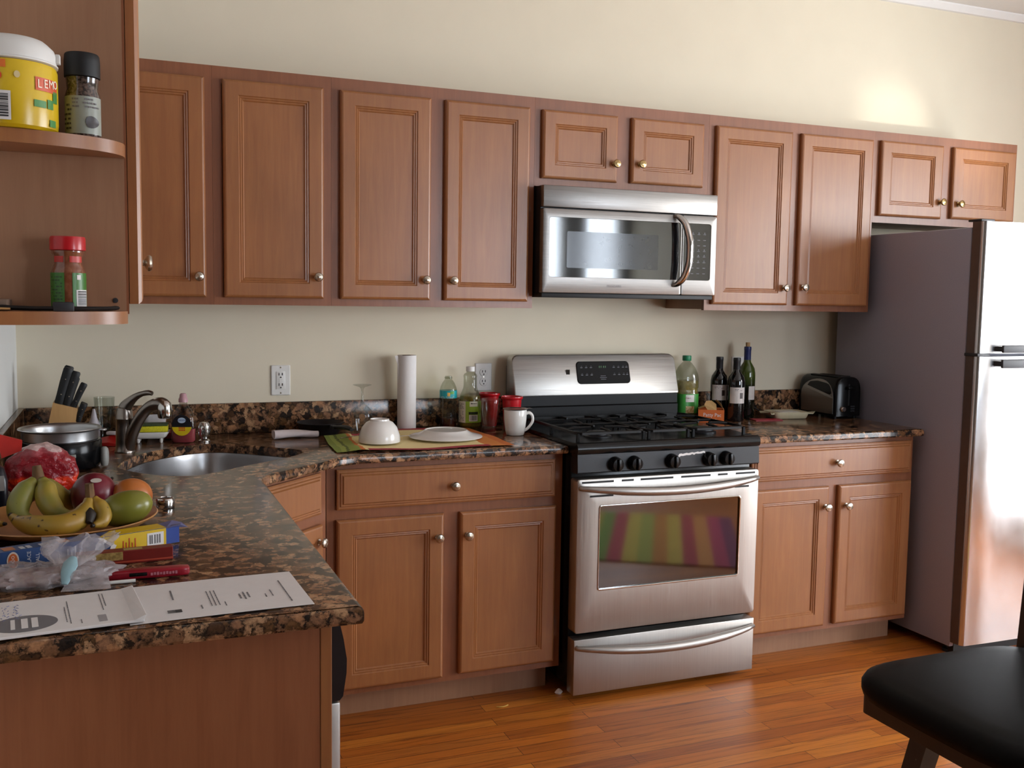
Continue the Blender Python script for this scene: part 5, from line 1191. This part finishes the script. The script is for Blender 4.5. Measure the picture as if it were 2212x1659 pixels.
def lines(parent, specs, z, mat, name, seed=1):
    rd = random.Random(seed); m = MB()
    for x, y0, y1, w in specs:                       # text line at x running along y
        y = y0
        while y < y1:
            l = rd.uniform(.004, .012); m.box(x-w/2, x+w/2, y, min(y+l, y1), z, z+.0003); y += l+.0022
    return m.build(name, mat, parent, smooth=False)
zl = .0024
lines(sh, [(-.070, .0, .055, .0028)] + [(-.014+.0062*i, -.055, .030 - (.02 if i == 4 else 0), .0016) for i in range(3)] + [(.008, -.062, -.04, .0016), (.112, -.075, .05, .0022), (.036, -.032, -.005, .0028), (.043, -.038, .004, .0028), (.050, -.030, .0, .0028), (.077, -.038, -.02, .0018), (.088, -.036, .0, .0018), (-.030, -.064, -.045, .0022)], zl, M['ink'], 'printed_lettering', 3)
w = MB(); w.box(-.072, -.062, -.070, -.056, zl, zl+.0003)
for y in (-.069, -.065, -.061, -.057): w.box(-.084, -.072, y-.0008, y+.0008, zl, zl+.0003)
w.build('letterhead_mark', M['ink_dark'], sh, smooth=False)
bk = thing('booklet', 'thin white printed booklet with a dark oval logo overlapping the letter sheet', 'booklet', (-1.583, -2.082, ZP+.0034), .10)
bo = MB().box(-.135, .135, -.094, .088, 0, .0042, .0008, 1).build('pages', M['paper'], bk, smooth=False)
MB().loft([[(.120, -.094, .0043), (.1345, -.094, .0043), (.1385, -.094, .011), (.1375, -.094, .0113)], [(.120, .088, .0043), (.1345, .088, .0043), (.1385, .088, .0075), (.1375, .088, .0078)]]).build('curled_cover', M['paper'], bk, smooth=False)
zl = .0044
ovp = [(-.030+.046*math.cos(2*PI*i/40), -.042+.040*math.sin(2*PI*i/40)) for i in range(40)]
lo = MB().loft([[(x, y, zl) for x, y in ovp], [(x, y, zl+.0003) for x, y in ovp]]).build('oval_logo', M['ink'], bo, smooth=False)
for s_x, wd in ((-.046, .006), (-.030, .009), (-.016, .009)):
    MB().box(s_x-wd/2, s_x+wd/2, -.066, -.018, zl+.0004, zl+.0007).build('logo_bar', M['paper'], lo, smooth=False)
lines(bo, [(.028, -.06, .02, .0014), (.033, -.07, .05, .0016), (.048, -.075, -.055, .0012)], zl, M['ink'], 'printed_lettering', 8); lines(bo, [(.083, -.02, .07, .0014), (.088, .0, .07, .0014)], zl, M['ink'], 'printed_lettering', 9)
MB().box(.072, .084, -.078, -.045, zl, zl+.0003).build('grey_block', col('#9b989a'), bo, smooth=False)
rd = random.Random(2); w = MB()
for i in range(6):
    y = .02; x0_ = -.118+.0155*i
    for k in range(16): 
        xx = x0_ + .004*math.sin(k*2.3+i) ; w.tube([(xx, -.02+.0052*k, zl+.0002), (xx+.004*rd.uniform(-1, 1), -.018+.0052*k+.002, zl+.0002)], .0005, 4)
w.build('handwriting', M['ink_blue'], bo, smooth=False)
# crumbs on the floor
t = MB().loft([[(x*k, y*k, z) for x, y in sup(.016, .011, 1.5, 12)] for k, z in ((.7, 0), (1, .006), (.6, .014), (.2, .019))]).build('paper_scrap', M['paper'], loc=(-.012, -.628, .0005)); tag(t, 'tiny crumpled white paper scrap on the floor at the stove corner', 'scrap')
t = MB().tube(smooth_curve([(-.022, 0, .003), (-.008, -.006, .003), (.008, -.005, .003), (.022, .003, .003)], 4), .0025, 6).build('food_crumb', col('#b58a3c', .6), loc=(-.245, -.6657, .0005)); tag(t, 'small yellow curl of food on the floor by the base cabinet', 'crumb')

# ------------------------------------------------------------------ light
w = bpy.data.worlds.new('sky'); SC.world = w; w.use_nodes = True
nt = w.node_tree; bgn = nt.nodes['Background']; bgn.inputs['Color'].default_value = (.80, .90, 1.0, 1); bgn.inputs['Strength'].default_value = 4.0
def area(name, loc, rot, sx_, sy_, power, color):
    l = bpy.data.lights.new(name, 'AREA'); l.shape = 'RECTANGLE'; l.size = sx_; l.size_y = sy_; l.energy = power; l.color = color
    o = bpy.data.objects.new(name, l); COL.objects.link(o); o.location = loc; o.rotation_euler = rot; return o
area('window_light', (XR+.13, (WR[0]+WR[1])/2, (WR[2]+WR[3])/2), (0, PI/2, 0), WR[3]-WR[2], WR[1]-WR[0], 210, (1, .97, .93))
for h, e in zip(WF, (130, 55)): area('front_window_light', ((h[0]+h[1])/2, YF-.13, (h[2]+h[3])/2), (PI/2, 0, 0), h[1]-h[0], h[3]-h[2], e, (.9, .95, 1))
def spot(name, loc, target, power, ang, blend, color, rad=.05):
    l = bpy.data.lights.new(name, 'SPOT'); l.energy = power; l.spot_size = ang; l.spot_blend = blend; l.color = color; l.shadow_soft_size = rad
    o = bpy.data.objects.new(name, l); COL.objects.link(o); o.location = loc; o.rotation_euler = (Vector(target)-Vector(loc)).to_track_quat('-Z', 'Y').to_euler(); return o
spot('added_bounce_spot', (3.1, -2.5, 1.7), (1.15, 0, 2.1), 95, 1.0, 1.0, (1, .97, .92), .25)  # added spot inside the room, brightens the upper wall and cabinets
spot('added_glint_spot', (3.2, -2.2, 1.5), (1.99, 0, 2.27), 170, .20, 1.0, (1, .97, .9), .03)  # added spot inside the room, throws the reflected sun patch on the wall
sun = bpy.data.lights.new('sun', 'SUN'); sun.energy = 2.5; sun.angle = math.radians(.6); sun.color = (1, .9, .75)
so_ = bpy.data.objects.new('sun', sun); COL.objects.link(so_); so_.rotation_euler = Vector((-.45, .30, -.84)).to_track_quat('-Z', 'Y').to_euler()
SC.view_settings.view_transform = 'Standard'; SC.view_settings.look = 'None'; SC.view_settings.exposure = -0.12; SC.view_settings.gamma = 1
SC.cycles.use_denoising = True
SC.cycles.max_bounces = 8; SC.cycles.diffuse_bounces = 4; SC.cycles.transparent_max_bounces = 24
SC.cycles.sample_clamp_indirect = 6
